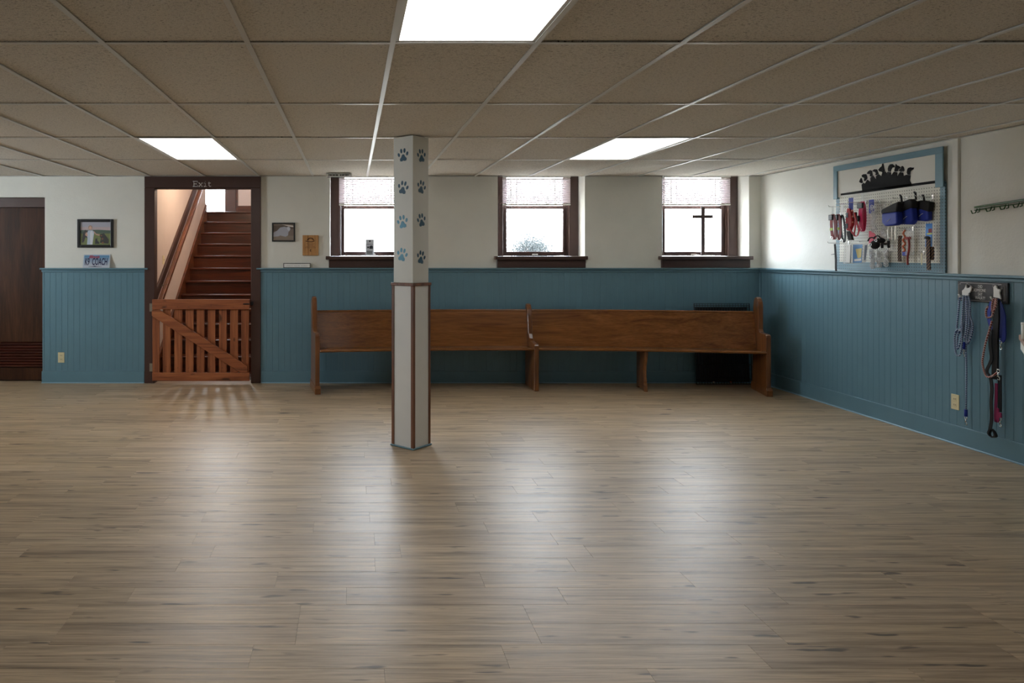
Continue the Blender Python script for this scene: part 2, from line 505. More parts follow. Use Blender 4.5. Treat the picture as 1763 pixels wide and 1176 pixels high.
# ------------------------------------------------------------------ walls
def wall_holes(mb, u0, u1, z0, z1, holes, put):
    # rectangular wall with rectangular holes, cut into boxes along u
    cuts = sorted({u0, u1, *[h[0] for h in holes], *[h[1] for h in holes]})
    for a, b in zip(cuts, cuts[1:]):
        zs = [(z0, z1)]
        for h in holes:
            if h[0] <= a + 1e-6 and h[1] >= b - 1e-6:
                zs = [s for lo, hi in zs for s in ((lo, min(hi, h[2])), (max(lo, h[3]), hi)) if s[1] - s[0] > 1e-4]
        for lo, hi in zs: put(a, b, lo, hi)
DOOR2 = (-2.225, -1.14)
mb = MB()
DL = (-4.42, -3.475)
wall_holes(mb, XL - .5, XR + .5, -.06, 2.75,
           [(-2.52, -.90, -.06, 2.75), (DL[0], DL[1], -.06, 2.10)] + [(a, b, 1.40, 2.44) for a, b in WIN],
           lambda a, b, lo, hi: mb.box(a, b, YW, 8.52, lo, hi))
mb.box(-2.52, DOOR2[0]-.03, YW, 8.13, -.06, 2.75).box(DOOR2[1]+.03, -.90, YW, 8.13, -.06, 2.75).box(DOOR2[0]-.03, DOOR2[1]+.03, YW, 8.13, 2.215, 2.75)
wb = tag(obj('wall_back', mb, M['plaster']), 'white plastered back wall above blue wainscot', 'wall', kind='structure')
tag(obj('wall_right', MB().box(XR, XR + .4, YF - .2, YW, -.06, 2.75), M['plaster']), 'white plastered right wall above blue wainscot', 'wall', kind='structure')
mb = MB()
wall_holes(mb, YF - .2, YW, -.06, 2.75, [(a, b, LWZ - .035, 2.44) for a, b in LWIN], lambda a, b, lo, hi: mb.box(XL - .47, XL, a, b, lo, hi))
tag(obj('wall_left', mb, M['plaster']), 'white plastered left wall with one window', 'wall', kind='structure')
tag(obj('wall_front', MB().box(XL, XR, YF - .2, YF, -.06, 2.75), M['plaster']), 'white plastered wall behind the viewer', 'wall', kind='structure')
tag(obj('ground', MB().box(-1.0, 30, 8.6, 40, 1.0, 1.15), M['ground']), 'pale gravel ground outside the back windows', 'ground', kind='structure')

# ------------------------------------------------------------------ ceiling
ce = obj('ceiling', MB().box(XL - .5, XR + .5, YF - .2, 8.6, 2.70, 2.80), M['dark'])
tag(ce, 'suspended ceiling of beige acoustic tiles in a white grid', 'ceiling', kind='structure')
CW = 0.61
XG = [0.171 + CW * k for k in range(-10, 9)]
XG = [x for x in XG if XL < x < XR]
YG = [-2.95 + 1.19 * k for k in range(5)] + [3.0, 4.21, 5.42, 6.67]
colsx = [XL] + XG + [XR]
rowsy = [YF] + YG + [YW]
LIGHTS = {(0.171, 1.81), (0.171 - 3*CW, 5.42), (0.171 + 3*CW, 5.42)}
def is_light(x, y): return any(abs(x - a) < .05 and abs(y - b) < .05 for a, b in LIGHTS)
tr = random.Random(5)
light_cells = []
tile_cache = {}
for i in range(len(colsx) - 1):
    for j in range(len(rowsy) - 1):
        x0, x1, y0, y1 = colsx[i], colsx[i+1], rowsy[j], rowsy[j+1]
        if is_light(x0, y0): light_cells.append((x0, x1, y0, y1)); continue
        key = (round(x1-x0, 3), round(y1-y0, 3))
        if key not in tile_cache:
            hx, hy = (x1-x0)/2 - .006, (y1-y0)/2 - .006
            m_ = MB().box(-hx, hx, -hy, hy, 0, .012)
            me = bpy.data.meshes.new('ceiling_tile'); me.from_pydata([tuple(p) for p in m_.v], [], m_.f); me.materials.append(M['tile'])
            tile_cache[key] = me
        t_ = inst('ceiling_tile', tile_cache[key], ((x0+x1)/2, (y0+y1)/2, ZC + .004 + tr.uniform(0, .003)), ce)
        t_.rotation_euler = (tr.uniform(-.0018, .0018), tr.uniform(-.003, .003), 0)
for x in XG:
    obj('main_runner', MB().box(x - .012, x + .012, YF, YW, ZC - .0035, ZC - .0015).box(x - .001, x + .001, YF, YW, ZC - .0015, ZC + .03), M['grid'], ce)
for y in YG:
    for x0, x1 in zip(colsx, colsx[1:]):
        obj('cross_tee', MB().box(x0 + .0125, x1 - .0125, y - .012, y + .012, ZC - .0030, ZC - .0010), M['grid'], ce)
obj('wall_angle', MB().box(XL, XR, YW - .02, YW - .0005, ZC - .004, ZC - .002), M['grid'], ce)
obj('wall_angle', MB().box(XR - .02, XR - .0005, YF, YW - .02, ZC - .004, ZC - .002), M['grid'], ce)

for (x0, x1, y0, y1) in light_cells:
    if y0 < 0: lab = 'lit ceiling light panel behind the viewer'
    elif y0 < 3 and x0 > 0: lab = 'large lit ceiling light panel nearest the viewer, at the top edge'
    elif y0 < 3: lab = 'lit ceiling light panel far to the left, out of the picture'
    elif x0 < 0: lab = 'lit ceiling light panel in front of the stair doorway'
    else: lab = 'lit ceiling light panel in front of the right hand windows'
    t_ = thing('ceiling_light', ((x0+x1)/2, (y0+y1)/2, ZC), lab, 'light', 'recessed ceiling lights')
    a, b, c, d = x0 + .012, x1 - .012, y0 + .012, y1 - .012
    fr = .014
    obj('light_frame', MB().box(a, a+fr, c, d, ZC+.001, ZC+.05).box(b-fr, b, c, d, ZC+.001, ZC+.05).box(a+fr, b-fr, c, c+fr, ZC+.001, ZC+.05).box(a+fr, b-fr, d-fr, d, ZC+.001, ZC+.05).box(a, b, c, d, ZC+.05, ZC+.09), M['grid'], t_)
    obj('diffuser', MB().box(a+fr, b-fr, c+fr, d-fr, ZC+.006, ZC+.012), M['diffuser'], t_)

# air register hanging at the ceiling edge
va, vb = (562-CX)*7.80/FPX, (606-CX)*7.80/FPX
t_ = thing('air_register', ((va+vb)/2, 7.80, ZC - .03), 'small slotted metal air register at the ceiling above the left window', 'vent')
mb = MB().box(va, vb, 7.75, 7.77, ZC-.034, ZC-.028).box(va, vb, 7.75, 7.77, ZC-.011, ZC-.004).box(va, va+.02, 7.75, 7.77, ZC-.028, ZC-.011).box(vb-.035, vb, 7.75, 7.77, ZC-.028, ZC-.011).box((va+vb)/2-.006, (va+vb)/2+.006, 7.75, 7.77, ZC-.028, ZC-.011)
obj('register_frame', mb, M['grid'], t_)
obj('register_box', MB().box(va+.01, vb-.01, 7.772, 7.90, ZC-.03, ZC-.004), M['slot'], t_)
for i in range(7):
    x = va + .03 + i * (vb-va-.075)/6
    obj('vane', MB().box(x-.0015, x+.0015, 7.758, 7.771, ZC-.028, ZC-.011), M['grid'], t_)

# ------------------------------------------------------------------ wainscot, rails, baseboards
BDW = 0.0668; ZR = 1.300
def board_mesh(wd, z0, z1, axis):
    h = wd/2 - .0002; c = .0016; th = .015
    # section across the board: chamfered front edges
    sec = [(-h, 0), (-h, th - c), (-h + c, th), (h - c, th), (h, th - c), (h, 0)]
    m_ = MB()
    if axis == 'x': pts = [(a, -b, z0) for a, b in sec]
    else: pts = [(-b, a, z0) for a, b in sec]
    m_.prism(pts, (0, 0, z1 - z0))
    me = bpy.data.meshes.new('board'); me.from_pydata([tuple(p) for p in m_.v], [], m_.f); me.materials.append(M['blue'])
    return me
zb0, zb1 = 0.10, ZR - .028
mx_ = board_mesh(BDW, -(zb1-zb0)/2, (zb1-zb0)/2, 'x'); my_ = board_mesh(BDW, -(zb1-zb0)/2, (zb1-zb0)/2, 'y')
def wains_x(name, x0, x1, label):
    r = thing(name, ((x0+x1)/2, YW - .001, 0), label, 'wainscot', kind='structure')
    n = int((x1-x0)/BDW + .01); wd = (x1-x0)/n
    for i in range(n):
        o = inst('board', mx_, (x0 + wd*(i+.5), YW - .0005, (zb0+zb1)/2), r); o.scale.x = wd/BDW
    return r
tl = wains_x('trim_1', -3.475, -2.34, 'blue beadboard wainscot between the dark door and the stair doorway')
tm = wains_x('trim_2', -1.03, XR - .016, 'blue beadboard wainscot along the back wall behind the pew')
tf = wains_x('trim_5', XL + .002, DL[0] - .002, 'blue beadboard wainscot left of the dark door, out of the picture')
rr_ = thing('trim_3', (XR - .001, 4.0, 0), 'blue beadboard wainscot along the right wall', 'wainscot', kind='structure')
n = int((YW - 1.4) / BDW)
for i in range(n):
    inst('board', my_, (XR - .0005, YW - .016 - BDW*(i+.5), (zb0+zb1)/2), rr_)
def rail_x(x0, x1, par):
    obj('chair_rail', MB().box(x0, x1, YW - .052, YW - .0005, ZR - .018, ZR), M['blue'], par, .004, 2)
    obj('rail_molding', MB().box(x0 + .012, x1 - .012, YW - .030, YW - .0005, ZR - .046, ZR - .019), M['blue'], par, .006, 2)
rail_x(XL + .002, DL[0] - .002, tf); rail_x(-3.515, -2.30, tl); rail_x(-1.075, XR - .02, tm)
obj('chair_rail', MB().box(XR - .052, XR - .0005, 1.4, YW - .001, ZR - .018, ZR + .001), M['blue'], rr_, .004, 2)
obj('rail_molding', MB().box(XR - .030, XR - .0005, 1.4, YW - .001, ZR - .046, ZR - .019), M['blue'], rr_, .006, 2)
obj('corner_bead', MB().box(XR - .034, XR - .012, YW - .034, YW - .012, .14, ZR - .047), M['blue'], rr_, .008, 2)
def base_x(x0, x1, label, nm='baseboard_back'):
    b = tag(obj(nm, MB().box(x0, x1, YW - .030, YW - .0005, .0008, .135), M['blue'], None, .004, 2), label, 'baseboard', kind='structure')
    obj('shoe', MB().box(x0, x1, YW - .037, YW - .0302, .0006, .011), M['shoe'], b, .002)
base_x(-3.50, -2.342, 'blue baseboard between the dark door and the stair doorway')
base_x(XL + .002, DL[0] - .002, 'blue baseboard left of the dark door')
base_x(-1.028, XR - .031, 'long blue baseboard behind the pew')
b = tag(obj('baseboard_right', MB().box(XR - .030, XR - .0005, 1.4, YW - .001, .0008, .145), M['blue'], None, .004, 2), 'blue baseboard along the right wall', 'baseboard', kind='structure')
obj('shoe', MB().box(XR - .040, XR - .0302, 1.4, YW - .032, .0006, .012), M['shoe'], b, .002)
# edge board of the left wainscot where it returns to the dark door
obj('edge_board', MB().box(-3.495, -3.475, YW - .018, YW + .10, .0, zb1), M['blue'], tl, .003)

# vertical conduit cover on the right wall
p0 = R(1641, 300); p1 = R(1654, 300)
tag(obj('trim_4', MB().box(XR - .022, XR - .0005, p1.y, p0.y - .02, ZR + .002, ZC - .005), M['column'], None, .003), 'narrow white vertical cover strip beside the pegboard', 'trim', kind='structure')

# ------------------------------------------------------------------ windows in the back wall
def window_back(idx, a, b, label):
    r = thing('window_%d' % idx, ((a+b)/2, 8.30, 1.40), label, 'window', kind='structure')
    yc = 8.28; cw = .108; zt = 2.42; zs = 1.433
    obj('casing', MB().box(a+.001, a+cw, yc, yc+.03, zs, zt), M['brown'], r, .003)
    obj('casing', MB().box(b-cw, b-.001, yc, yc+.03, zs, zt), M['brown'], r, .003)
    obj('jamb', MB().box(a+cw-.006, a+cw+.012, yc+.03, yc+.16, zs, zt), M['brown'], r)
    obj('jamb', MB().box(b-cw-.012, b-cw+.006, yc+.03, yc+.16, zs, zt), M['brown'], r)
    g0, g1 = a+cw+.013, b-cw-.013
    ys = 8.335
    obj('sash_stile', MB().box(g0, g0+.042, ys, ys+.04, zs+.004, zt), M['brown'], r, .003)
    obj('sash_stile', MB().box(g1-.042, g1, ys, ys+.04, zs+.004, zt), M['brown'], r, .003)
    obj('sash_rail', MB().box(g0+.042, g1-.042, ys, ys+.04, zs+.004, zs+.052), M['brown'], r, .003)
    obj('meeting_rail', MB().box(g0+.042, g1-.042, ys, ys+.04, 1.985, 2.025), M['brown'], r, .003)
    obj('pane', MB().box(g0+.042, g1-.042, ys+.017, ys+.021, zs+.052, 1.985), M['glass'], r)
    obj('pane', MB().box(g0+.042, g1-.042, ys+.017, ys+.021, 2.025, zt), M['glass'], r)
    obj('stool', MB().box(a-.045, b+.012, YW-.075, YW-.001, 1.394, zs).box(a+.001, b-.001, YW-.001, 8.42, 1.402, zs-.0005), M['brown'], r, .006, 2)
    obj('apron', MB().box(a-.012, b+.002, YW-.024, YW-.0005, ZR+.003, 1.393), M['brown'], r, .003)
    # little sash lift
    xm = (a+b)/2
    obj('sash_lift', MB().box(xm-.035, xm+.035, ys-.014, ys-.0005, zs+.012, zs+.024), M['brass'], r, .003)
    return r
WLAB = ['brown framed window behind the white column', 'middle brown framed window between the column and the cross window', 'brown framed window nearest the corner with a cross on its sill']
BLAB = ['white slatted blind in the window behind the column', 'white slatted blind in the middle window', 'white slatted blind above the cross in the corner window']
for i, (a, b) in enumerate(WIN):
    window_back(i + 1, a, b, WLAB[i])
    # venetian blind
    x0, x1 = a + .100, b - .100; yb = 8.262
    t_ = thing('window_blind', ((x0+x1)/2, yb, 2.02), BLAB[i], 'blind', 'half lowered white blinds')
    zb = 2.022
    obj('bottom_rail', MB().box(x0, x1, yb-.012, yb+.012, zb, zb+.020), M['blind'], t_, .003)
    obj('head_rail', MB().box(x0, x1, yb-.013, yb+.013, 2.345, 2.375), M['blind'], t_)
    sm = None
    for k in range(15):
        z = zb + .037 + k * .0205
        if z > ZC: break
        c, s_ = math.cos(.86) * .0125, math.sin(.86) * .0125
        if sm is None:
            m_ = MB().prism([(-(x1-x0)/2, -c, -s_), (-(x1-x0)/2, 0, .0016), (-(x1-x0)/2, c, s_), (-(x1-x0)/2, c, s_+.0012), (-(x1-x0)/2, 0, .003), (-(x1-x0)/2, -c, -s_+.0012)], (x1-x0, 0, 0))
            sm = bpy.data.meshes.new('slat'); sm.from_pydata([tuple(p) for p in m_.v], [], m_.f); sm.materials.append(M['slat'])
        inst('slat', sm, ((x0+x1)/2, yb, z), t_)
    for fx in (.20, .77):
        x = x0 + fx*(x1-x0)
        obj('ladder_cord', MB().box(x-.003, x+.003, yb-.0155, yb-.0140, zb+.004, ZC), M['blind'], t_)
    x = x0 + .115*(x1-x0)
    obj('tilt_wand', MB().cyl((x, yb-.022, zb-.02), (x, yb-.018, ZC), .004, 6), M['blind'], t_)

def window_left(idx, a, b):
    r = thing('window_%d' % idx, (XL - .25, (a+b)/2, 1.40), 'brown framed window in the left wall', 'window', kind='structure')
    xc = XL - .23; cw = .10; zs = LWZ; zt = 2.42
    obj('casing', MB().box(xc-.03, xc, a+.001, a+cw, zs, zt), M['brown'], r); obj('casing', MB().box(xc-.03, xc, b-cw, b-.001, zs, zt), M['brown'], r)
    obj('sash_rail', MB().box(xc-.09, xc-.05, a+cw, b-cw, zs+.002, zs+.05), M['brown'], r); obj('meeting_rail', MB().box(xc-.09, xc-.05, a+cw, b-cw, 1.66, 1.70), M['brown'], r)
    obj('pane', MB().box(xc-.072, xc-.068, a+cw, b-cw, zs+.05, 1.66), M['glass'], r); obj('pane', MB().box(xc-.072, xc-.068, a+cw, b-cw, 1.70, zt), M['glass'], r)
    obj('stool', MB().box(xc-.12, XL+.07, a+.001, b-.001, zs-.033, zs), M['brown'], r)
for i, (a, b) in enumerate(LWIN): window_left(4 + i, a, b)

# shrub added outside the middle window to give its pane a soft haze
shr = thing('haze_shrub', (2.36, 9.25, 1.15), 'fine leaved shrub added outside the middle window for a pale haze', 'shrub')
sr = random.Random(3); m_ = MB()
for i in range(42000):
    c = Vector((sr.gauss(2.33, .16), sr.gauss(9.25, .12), max(1.17, sr.gauss(1.42, .17))))
    u = Vector((sr.uniform(-1, 1), sr.uniform(-1, 1), sr.uniform(-1, 1))).normalized(); v_ = u.orthogonal().normalized()
    l_ = sr.uniform(.006, .011)
    m_.add([c - u*l_, c + v_*l_*.5, c + u*l_, c - v_*l_*.5], [(0, 1, 2, 3)])
obj('foliage', m_, plain('grey_green_leaf', (.034, .047, .051, 1), .8), shr)
obj('stem', MB().tube([(2.36, 9.25, 1.1505), (2.35, 9.25, 1.4), (2.40, 9.26, 1.6)], [.02, .014, .008], 6), M['trimwood'], shr)

# ------------------------------------------------------------------ dark veneer door at the far left
d1 = thing('door_1', ((DL[0]+DL[1])/2, YW + .12, 0), 'dark wood veneer door with louvred foot at the left edge', 'door', kind='structure')
obj('head_casing', MB().box(DL[0]+.001, DL[1]-.001, YW+.06, YW+.10, 1.99, 2.098), M['brown'], d1, .003)
obj('jamb', MB().box(DL[0]+.001, DL[0]+.06, YW+.06, YW+.10, .001, 1.99), M['brown'], d1, .003)
obj('door_slab', MB().box(DL[0]+.06, DL[1]-.002, YW+.102, YW+.145, .45, 1.988), M['door_wood'], d1, .002)
obj('door_slab', MB().box(DL[0]+.06, DL[1]-.002, YW+.102, YW+.145, .012, .155), M['door_wood'], d1, .002)
obj('louver_backing', MB().box(DL[0]+.06, DL[1]-.002, YW+.128, YW+.145, .156, .449), M['louver'], d1)
for i in range(9):
    z = .170 + i*.0315
    obj('louver', MB().prism([(DL[0]+.061, YW+.100, z), (DL[0]+.061, YW+.127, z+.016), (DL[0]+.061, YW+.127, z+.025), (DL[0]+.061, YW+.100, z+.009)], (DL[1]-DL[0]-.064, 0, 0)), M['louver'], d1)
obj('strike_plate', MB().box(DL[1]-.012, DL[1]-.002, YW+.02, YW+.059, .93, .98), M['brass'], d1)
tag(obj('wall_closet', MB().box(DL[0]-.05, DL[1]+.05, 8.53, 8.6, -.06, 2.2), M['dark']), 'dark backing behind the veneer door', 'wall', kind='structure')

# ------------------------------------------------------------------ stair doorway
d2 = thing('door_2', (-1.68, 8.2, 0), 'dark brown doorway casing with Exit lettering at the foot of the stairs', 'doorway', kind='structure')
yo = 8.018
zi = 2.205
obj('side_casing', MB().box(-2.34, DOOR2[0], yo, YW-.0005, .001, zi), M['brown'], d2, .004)
obj('side_casing', MB().box(DOOR2[1], -1.03, yo, YW-.0005, .001, zi), M['brown'], d2, .004)
hc = obj('head_casing', MB().box(-2.34, -1.03, yo, YW-.0005, zi+.0005, ZC-.005), M['brown'], d2, .004)
obj('jamb', MB().box(DOOR2[0]-.029, DOOR2[0], YW, 8.13, .001, zi+.009), M['brown'], d2)
obj('jamb', MB().box(DOOR2[1], DOOR2[1]+.029, YW, 8.13, .001, zi+.009), M['brown'], d2)
obj('head_jamb', MB().box(DOOR2[0], DOOR2[1], YW, 8.13, zi-.012, zi+.008), M['brown'], d2)
# Exit in slab-serif typewriter letters
mb = MB()
def stroke(pts, r=.0042):
    mb.tube([P(332 + x, 323 - y, yo - .001) for x, y in pts], r, 5)
stroke([(2,10.8),(2,2)]); stroke([(0,10.8),(8.2,10.8),(8.2,8.6)]); stroke([(0,2),(8.6,2),(8.6,4.4)]); stroke([(2,6.5),(6,6.5)]); stroke([(6,7.6),(6,5.2)])
stroke([(10.6,8),(16.4,2)]); stroke([(16.4,8),(10.6,2)]); stroke([(9.8,8),(12.2,8)]); stroke([(14.8,8),(17.2,8)]); stroke([(9.8,2),(12.4,2)]); stroke([(14.6,2),(17.2,2)])
stroke([(19.4,7.8),(21.6,7.8),(21.6,2)]); stroke([(19,2),(24.2,2)]); stroke([(21.4,10.2),(21.4,11)])
stroke([(26.4,7.8),(31,7.8)]); stroke([(28,10),(28,3.2),(29,2.1),(30.6,2.1),(31.4,3)])
obj('exit_lettering', mb, M['letter'], d2, label='pale Exit lettering on the brown head casing')

# ------------------------------------------------------------------ stairwell beyond the doorway
XS0, XS1 = -2.40, -1.02
LZ, LY = 2.16, 11.66
tag(obj('wall_stair_left', MB().box(XS0-.119, XS0, 8.131, LY+.02, -.06, 4.72), M['stair_plaster']), 'pinkish plaster wall on the left of the stairs', 'wall', kind='structure')
tag(obj('wall_stair_right', MB().box(XS1, XS1+.119, 8.131, 13.2, -.06, 4.72), M['stair_plaster']), 'pinkish plaster wall on the right of the stairs', 'wall', kind='structure')
tag(obj('wall_stair_front', MB().box(XS0+.001, XS1-.001, 8.02, 8.13, 2.82, 4.72), M['stair_plaster']), 'plaster wall above the stair doorway', 'wall', kind='structure')
tag(obj('wall_hall_left', MB().box(-3.72, -3.6, LY+.02, 13.2, 2.0, 4.72).box(-3.6, XS0-.121, LY-.10, LY+.02, 2.0, 4.72), M['stair_plaster']), 'upper hall wall left of the landing', 'wall', kind='structure')
tag(obj('ceiling_stairwell', MB().box(-3.75, XS1+.15, 8.02, 13.3, 4.73, 4.85), M['stair_plaster']), 'plaster ceiling high above the stairs', 'ceiling', kind='structure')
tag(obj('wall_light_stop', MB().box(XS0-.12, XS1+.12, LY+.06, LY+.18, -.06, 2.018), M['dark']), 'added dark wall under the landing that blocks sky light', 'wall', kind='structure')  # added to keep sky light from leaking in behind the steps
tag(obj('floor_stairwell', MB().box(XS0, XS1, 8.525, LY+.055, -.06, 0), M['stair']), 'varnished floor at the foot of the stairs', 'floor', kind='structure')
tag(obj('floor_landing', MB().box(-3.6, XS1-.001, LY+.03, 13.0, 2.02, LZ-.001), M['stair']), 'varnished landing floor at the top of the stairs', 'floor', kind='structure')
YH = 13.0
mb = MB()
wall_holes(mb, -3.6, XS1, 2.0, 4.72, [(-3.05, -2.29, LZ, 4.25), (-2.13, -1.32, LZ, 4.25)], lambda a, b, lo, hi: mb.box(a, b, YH, YH+.12, lo, hi))
tag(obj('wall_hall_back', mb, M['brown']), 'brown panelled wall around the upstairs doors', 'wall', kind='structure')
d3 = thing('door_3', (-2.67, YH+.03, LZ), 'bright glazed exterior door at the top of the stairs', 'door', kind='structure')
obj('door_stile', MB().box(-2.325, -2.291, YH+.02, YH+.06, LZ+.002, 4.248), M['stair'], d3)
obj('door_stile', MB().box(-3.049, -2.99, YH+.02, YH+.06, LZ+.002, 4.248), M['stair'], d3)
obj('door_rail', MB().box(-2.99, -2.325, YH+.02, YH+.06, LZ+.002, LZ+.07), M['stair'], d3)
obj('door_rail', MB().box(-2.99, -2.325, YH+.02, YH+.06, 4.12, 4.248), M['stair'], d3)
obj('pane', MB().box(-2.99, -2.325, YH+.038, YH+.042, LZ+.07, 4.12), M['glass'], d3)
d4 = thing('door_4', (-1.72, YH+.03, LZ), 'brown inner door with a painted pink reflection in its pane at the top of the stairs', 'door', kind='structure')
obj('door_stile', MB().box(-2.129, -2.09, YH+.02, YH+.06, LZ+.002, 4.248), M['stair'], d4)
obj('door_stile', MB().box(-1.40, -1.321, YH+.02, YH+.06, LZ+.002, 4.248), M['stair'], d4)
obj('door_rail', MB().box(-2.09, -1.40, YH+.02, YH+.06, LZ+.002, LZ+.19), M['stair'], d4)
obj('door_rail', MB().box(-2.09, -1.40, YH+.02, YH+.06, 4.12, 4.248), M['stair'], d4)
obj('pink_reflection', MB().box(-2.09, -1.40, YH+.042, YH+.05, LZ+.19, 4.12), M['stair_plaster'], d4)  # opaque pink panel standing in for the wall reflected in the pane
obj('pane', MB().box(-2.09, -1.40, YH+.032, YH+.036, LZ+.19, 4.12), M['glass'], d4)

st = thing('staircase', (-1.71, 8.86, 0), 'varnished red brown wooden staircase climbing beyond the gate', 'stairs')
RISE, RUN, Y1 = .18, .2545, 8.86
for i in range(1, 13):
    y = Y1 + RUN*(i-1); z = RISE*i
    obj('riser', MB().box(XS0+.0285, XS1-.002, y+.022, y+.04, z-RISE+.001, z-.031), M['stair'], st)
    if i < 12:
        obj('tread', MB().box(XS0+.0285, XS1-.001, y, y+RUN+.021, z-.030, z), M['stair'], st, .009, 3)
    else:
        obj('landing_nosing', MB().box(XS0+.030, XS1-.001, y, y+.06, z-.030, z), M['stair'], st, .009, 3)
sl = RISE/RUN
obj('stringer', MB().prism([(XS0+.0005, Y1-.10, 0.0), (XS0+.0005, Y1-.10, .20), (XS0+.0005, LY-.02, LZ+.12), (XS0+.0005, LY-.02, LZ-.3), (XS0+.0005, Y1+.4, 0)], (.028, 0, 0)), M['stair_y'], st, .003)
hr = thing('handrail', (XS0+.05, 9.8, 1.0), 'brown wooden handrail on a backing board along the stair wall', 'handrail')
def zr(y): return .92 + (y - 8.69) * .69
ya, yb_ = 8.30, 11.45
obj('backing_board', MB().prism([(XS0+.0005, ya, zr(ya)-.02), (XS0+.0005, ya, zr(ya)+.13), (XS0+.0005, yb_, zr(yb_)+.13), (XS0+.0005, yb_, zr(yb_)-.02)], (.022, 0, 0)), M['brown'], hr, .003)
obj('rail', MB().prism([(XS0+.055, ya, zr(ya)-.03), (XS0+.055, ya, zr(ya)+.045), (XS0+.055, yb_, zr(yb_)+.045), (XS0+.055, yb_, zr(yb_)-.03)], (.050, 0, 0)), M['stair_y'], hr, .012, 3)
for y in (8.9, 9.9, 10.9):
    obj('bracket', MB().box(XS0+.0225, XS0+.056, y-.015, y+.015, zr(y)-.01, zr(y)+.01), M['brass'], hr)
t_ = thing('light_switch', (XS0+.004, 9.05, 1.33), 'cream light switch on the stair wall', 'switch')
obj('cover_plate', MB().box(XS0+.0005, XS0+.006, 9.01, 9.09, 1.33, 1.44), M['cream'], t_, .002)
obj('toggle', MB().box(XS0+.006, XS0+.016, 9.045, 9.055, 1.375, 1.395), M['cream'], t_)
# warm globe lamp of the upper hall, above the field of view
LX, LYY, LZZ = -1.64, 9.40, 2.56
lp = thing('pendant_lamp', (LX, LYY, LZZ), 'warm globe pendant lamp over the foot of the stairs', 'lamp')
obj('canopy', MB().cyl((LX, LYY, 4.70), (LX, LYY, 4.728), .07, 16), M['brass'], lp)
obj('cord', MB().cyl((LX, LYY, LZZ + .09), (LX, LYY, 4.70), .005, 8), M['black'], lp)
obj('socket', MB().cyl((LX, LYY, LZZ + .045), (LX, LYY, LZZ + .09), .022, 10), M['brass'], lp)
obj('globe', MB().ball((LX, LYY, LZZ), .05, .05, .05, 14, 8), emis('warm_globe', (1, .79, .58, 1), STAIR_LAMP_GLOW), lp)

# ------------------------------------------------------------------ wooden gate
gt = thing('wooden_gate', (-1.70, 8.0, 0), 'low reddish cedar slat gate with a diagonal brace across the stair doorway', 'gate')
gx0, gx1, gz0, gz1 = -2.235, -1.147, .036, .95
yf0, yf1 = 7.955, 7.983
yb0, yb1 = 7.984, 8.004
obj('top_rail', MB().box(gx0, gx1, yf0, yf1, gz1-.112, gz1), M['cedar_h'], gt, .003)
obj('bottom_rail', MB().box(gx0, gx1, yf0, yf1, gz0, gz0+.092), M['cedar_h'], gt, .003)
sx = lambda c: (250 + c/6.92 - CX) * 8.0 / FPX
for a, b in [(90,172),(215,305),(352,443),(485,577),(617,707),(748,837),(882,972),(1015,1107),(1147,1238)]:
    obj('slat', MB().box(sx(a), sx(b), yb0, yb1, gz0+.004, gz1-.004), M['cedar_v'], gt, .002)
bl = Vector((sx(105), yf0, gz1-.125)); br = Vector((sx(1205), yf0, gz0+.105))
mb = MB().prism([bl, Vector((sx(178), yf0, gz1-.114)), Vector((sx(1225), yf0, gz0+.165)), Vector((sx(1225), yf0, gz0+.094)), Vector((sx(1140), yf0, gz0+.094)), Vector((sx(92), yf0, gz1-.185)), Vector((sx(92), yf0, gz1-.125))], (0, yf1-yf0, 0))
obj('brace', mb, M['cedar_h'], gt, .002)
for z in (.855, .180):
    hg = obj('hinge', MB().box(gx0-.045, gx0-.003, 8.010, 8.0178, z-.045, z+.045), M['brass'], gt)
    obj('hinge_pin', MB().cyl((gx0-.004, 8.002, z-.045), (gx0-.004, 8.002, z+.045), .006, 8), M['brass'], hg)
lt = obj('latch', MB().box(-1.142, -1.112, 7.985, 8.017, .880, .922), M['black'], gt, .004)
obj('latch_bolt', MB().box(-1.215, -1.143, 7.945, 7.9545, .893, .905), M['black'], lt)
for zz in (.865, .18):
    for a in (130, 262, 398, 530, 662, 792, 928, 1060, 1186):
        obj('screw', MB().cyl((sx(a), yf0-.0012, zz + ((a*7) % 5)*.004), (sx(a), yf0+.001, zz + ((a*7) % 5)*.004), .0035, 6), M['black'], gt)

# ------------------------------------------------------------------ column with paw prints
cc = Vector((.449, 5.405, 0)); ca = math.radians(46.5)
def csq(h, z, off=0.0):
    a = math.radians(1.5)
    d = h * math.sqrt(2)
    return [Vector((cc.x + d*math.sin(a + PI/2*k), cc.y - d*math.cos(a + PI/2*k), z)) for k in range(4)]   # 0 front, 1 right, 2 back, 3 left
col = thing('support_column', (cc.x, cc.y, 0), 'white square column with blue paw prints and a wood trimmed lower casing', 'column')
H1, H2 = .094, .101
obj('upper_shaft', MB().prism(csq(H1, 1.235), (0, 0, ZC - 1.235 - .005)), M['column'], col, .002)
obj('lower_casing', MB().prism(csq(H2, .012), (0, 0, 1.20)), M['panel'], col)
obj('foot_plate', MB().prism(csq(H2 + .012, .0008), (0, 0, .011)), M['blue'], col, .002)
obj('cap_trim', MB().prism(csq(H2 + .010, 1.213), (0, 0, .022)), M['trimwood'], col, .003)
base = csq(H2, 0)
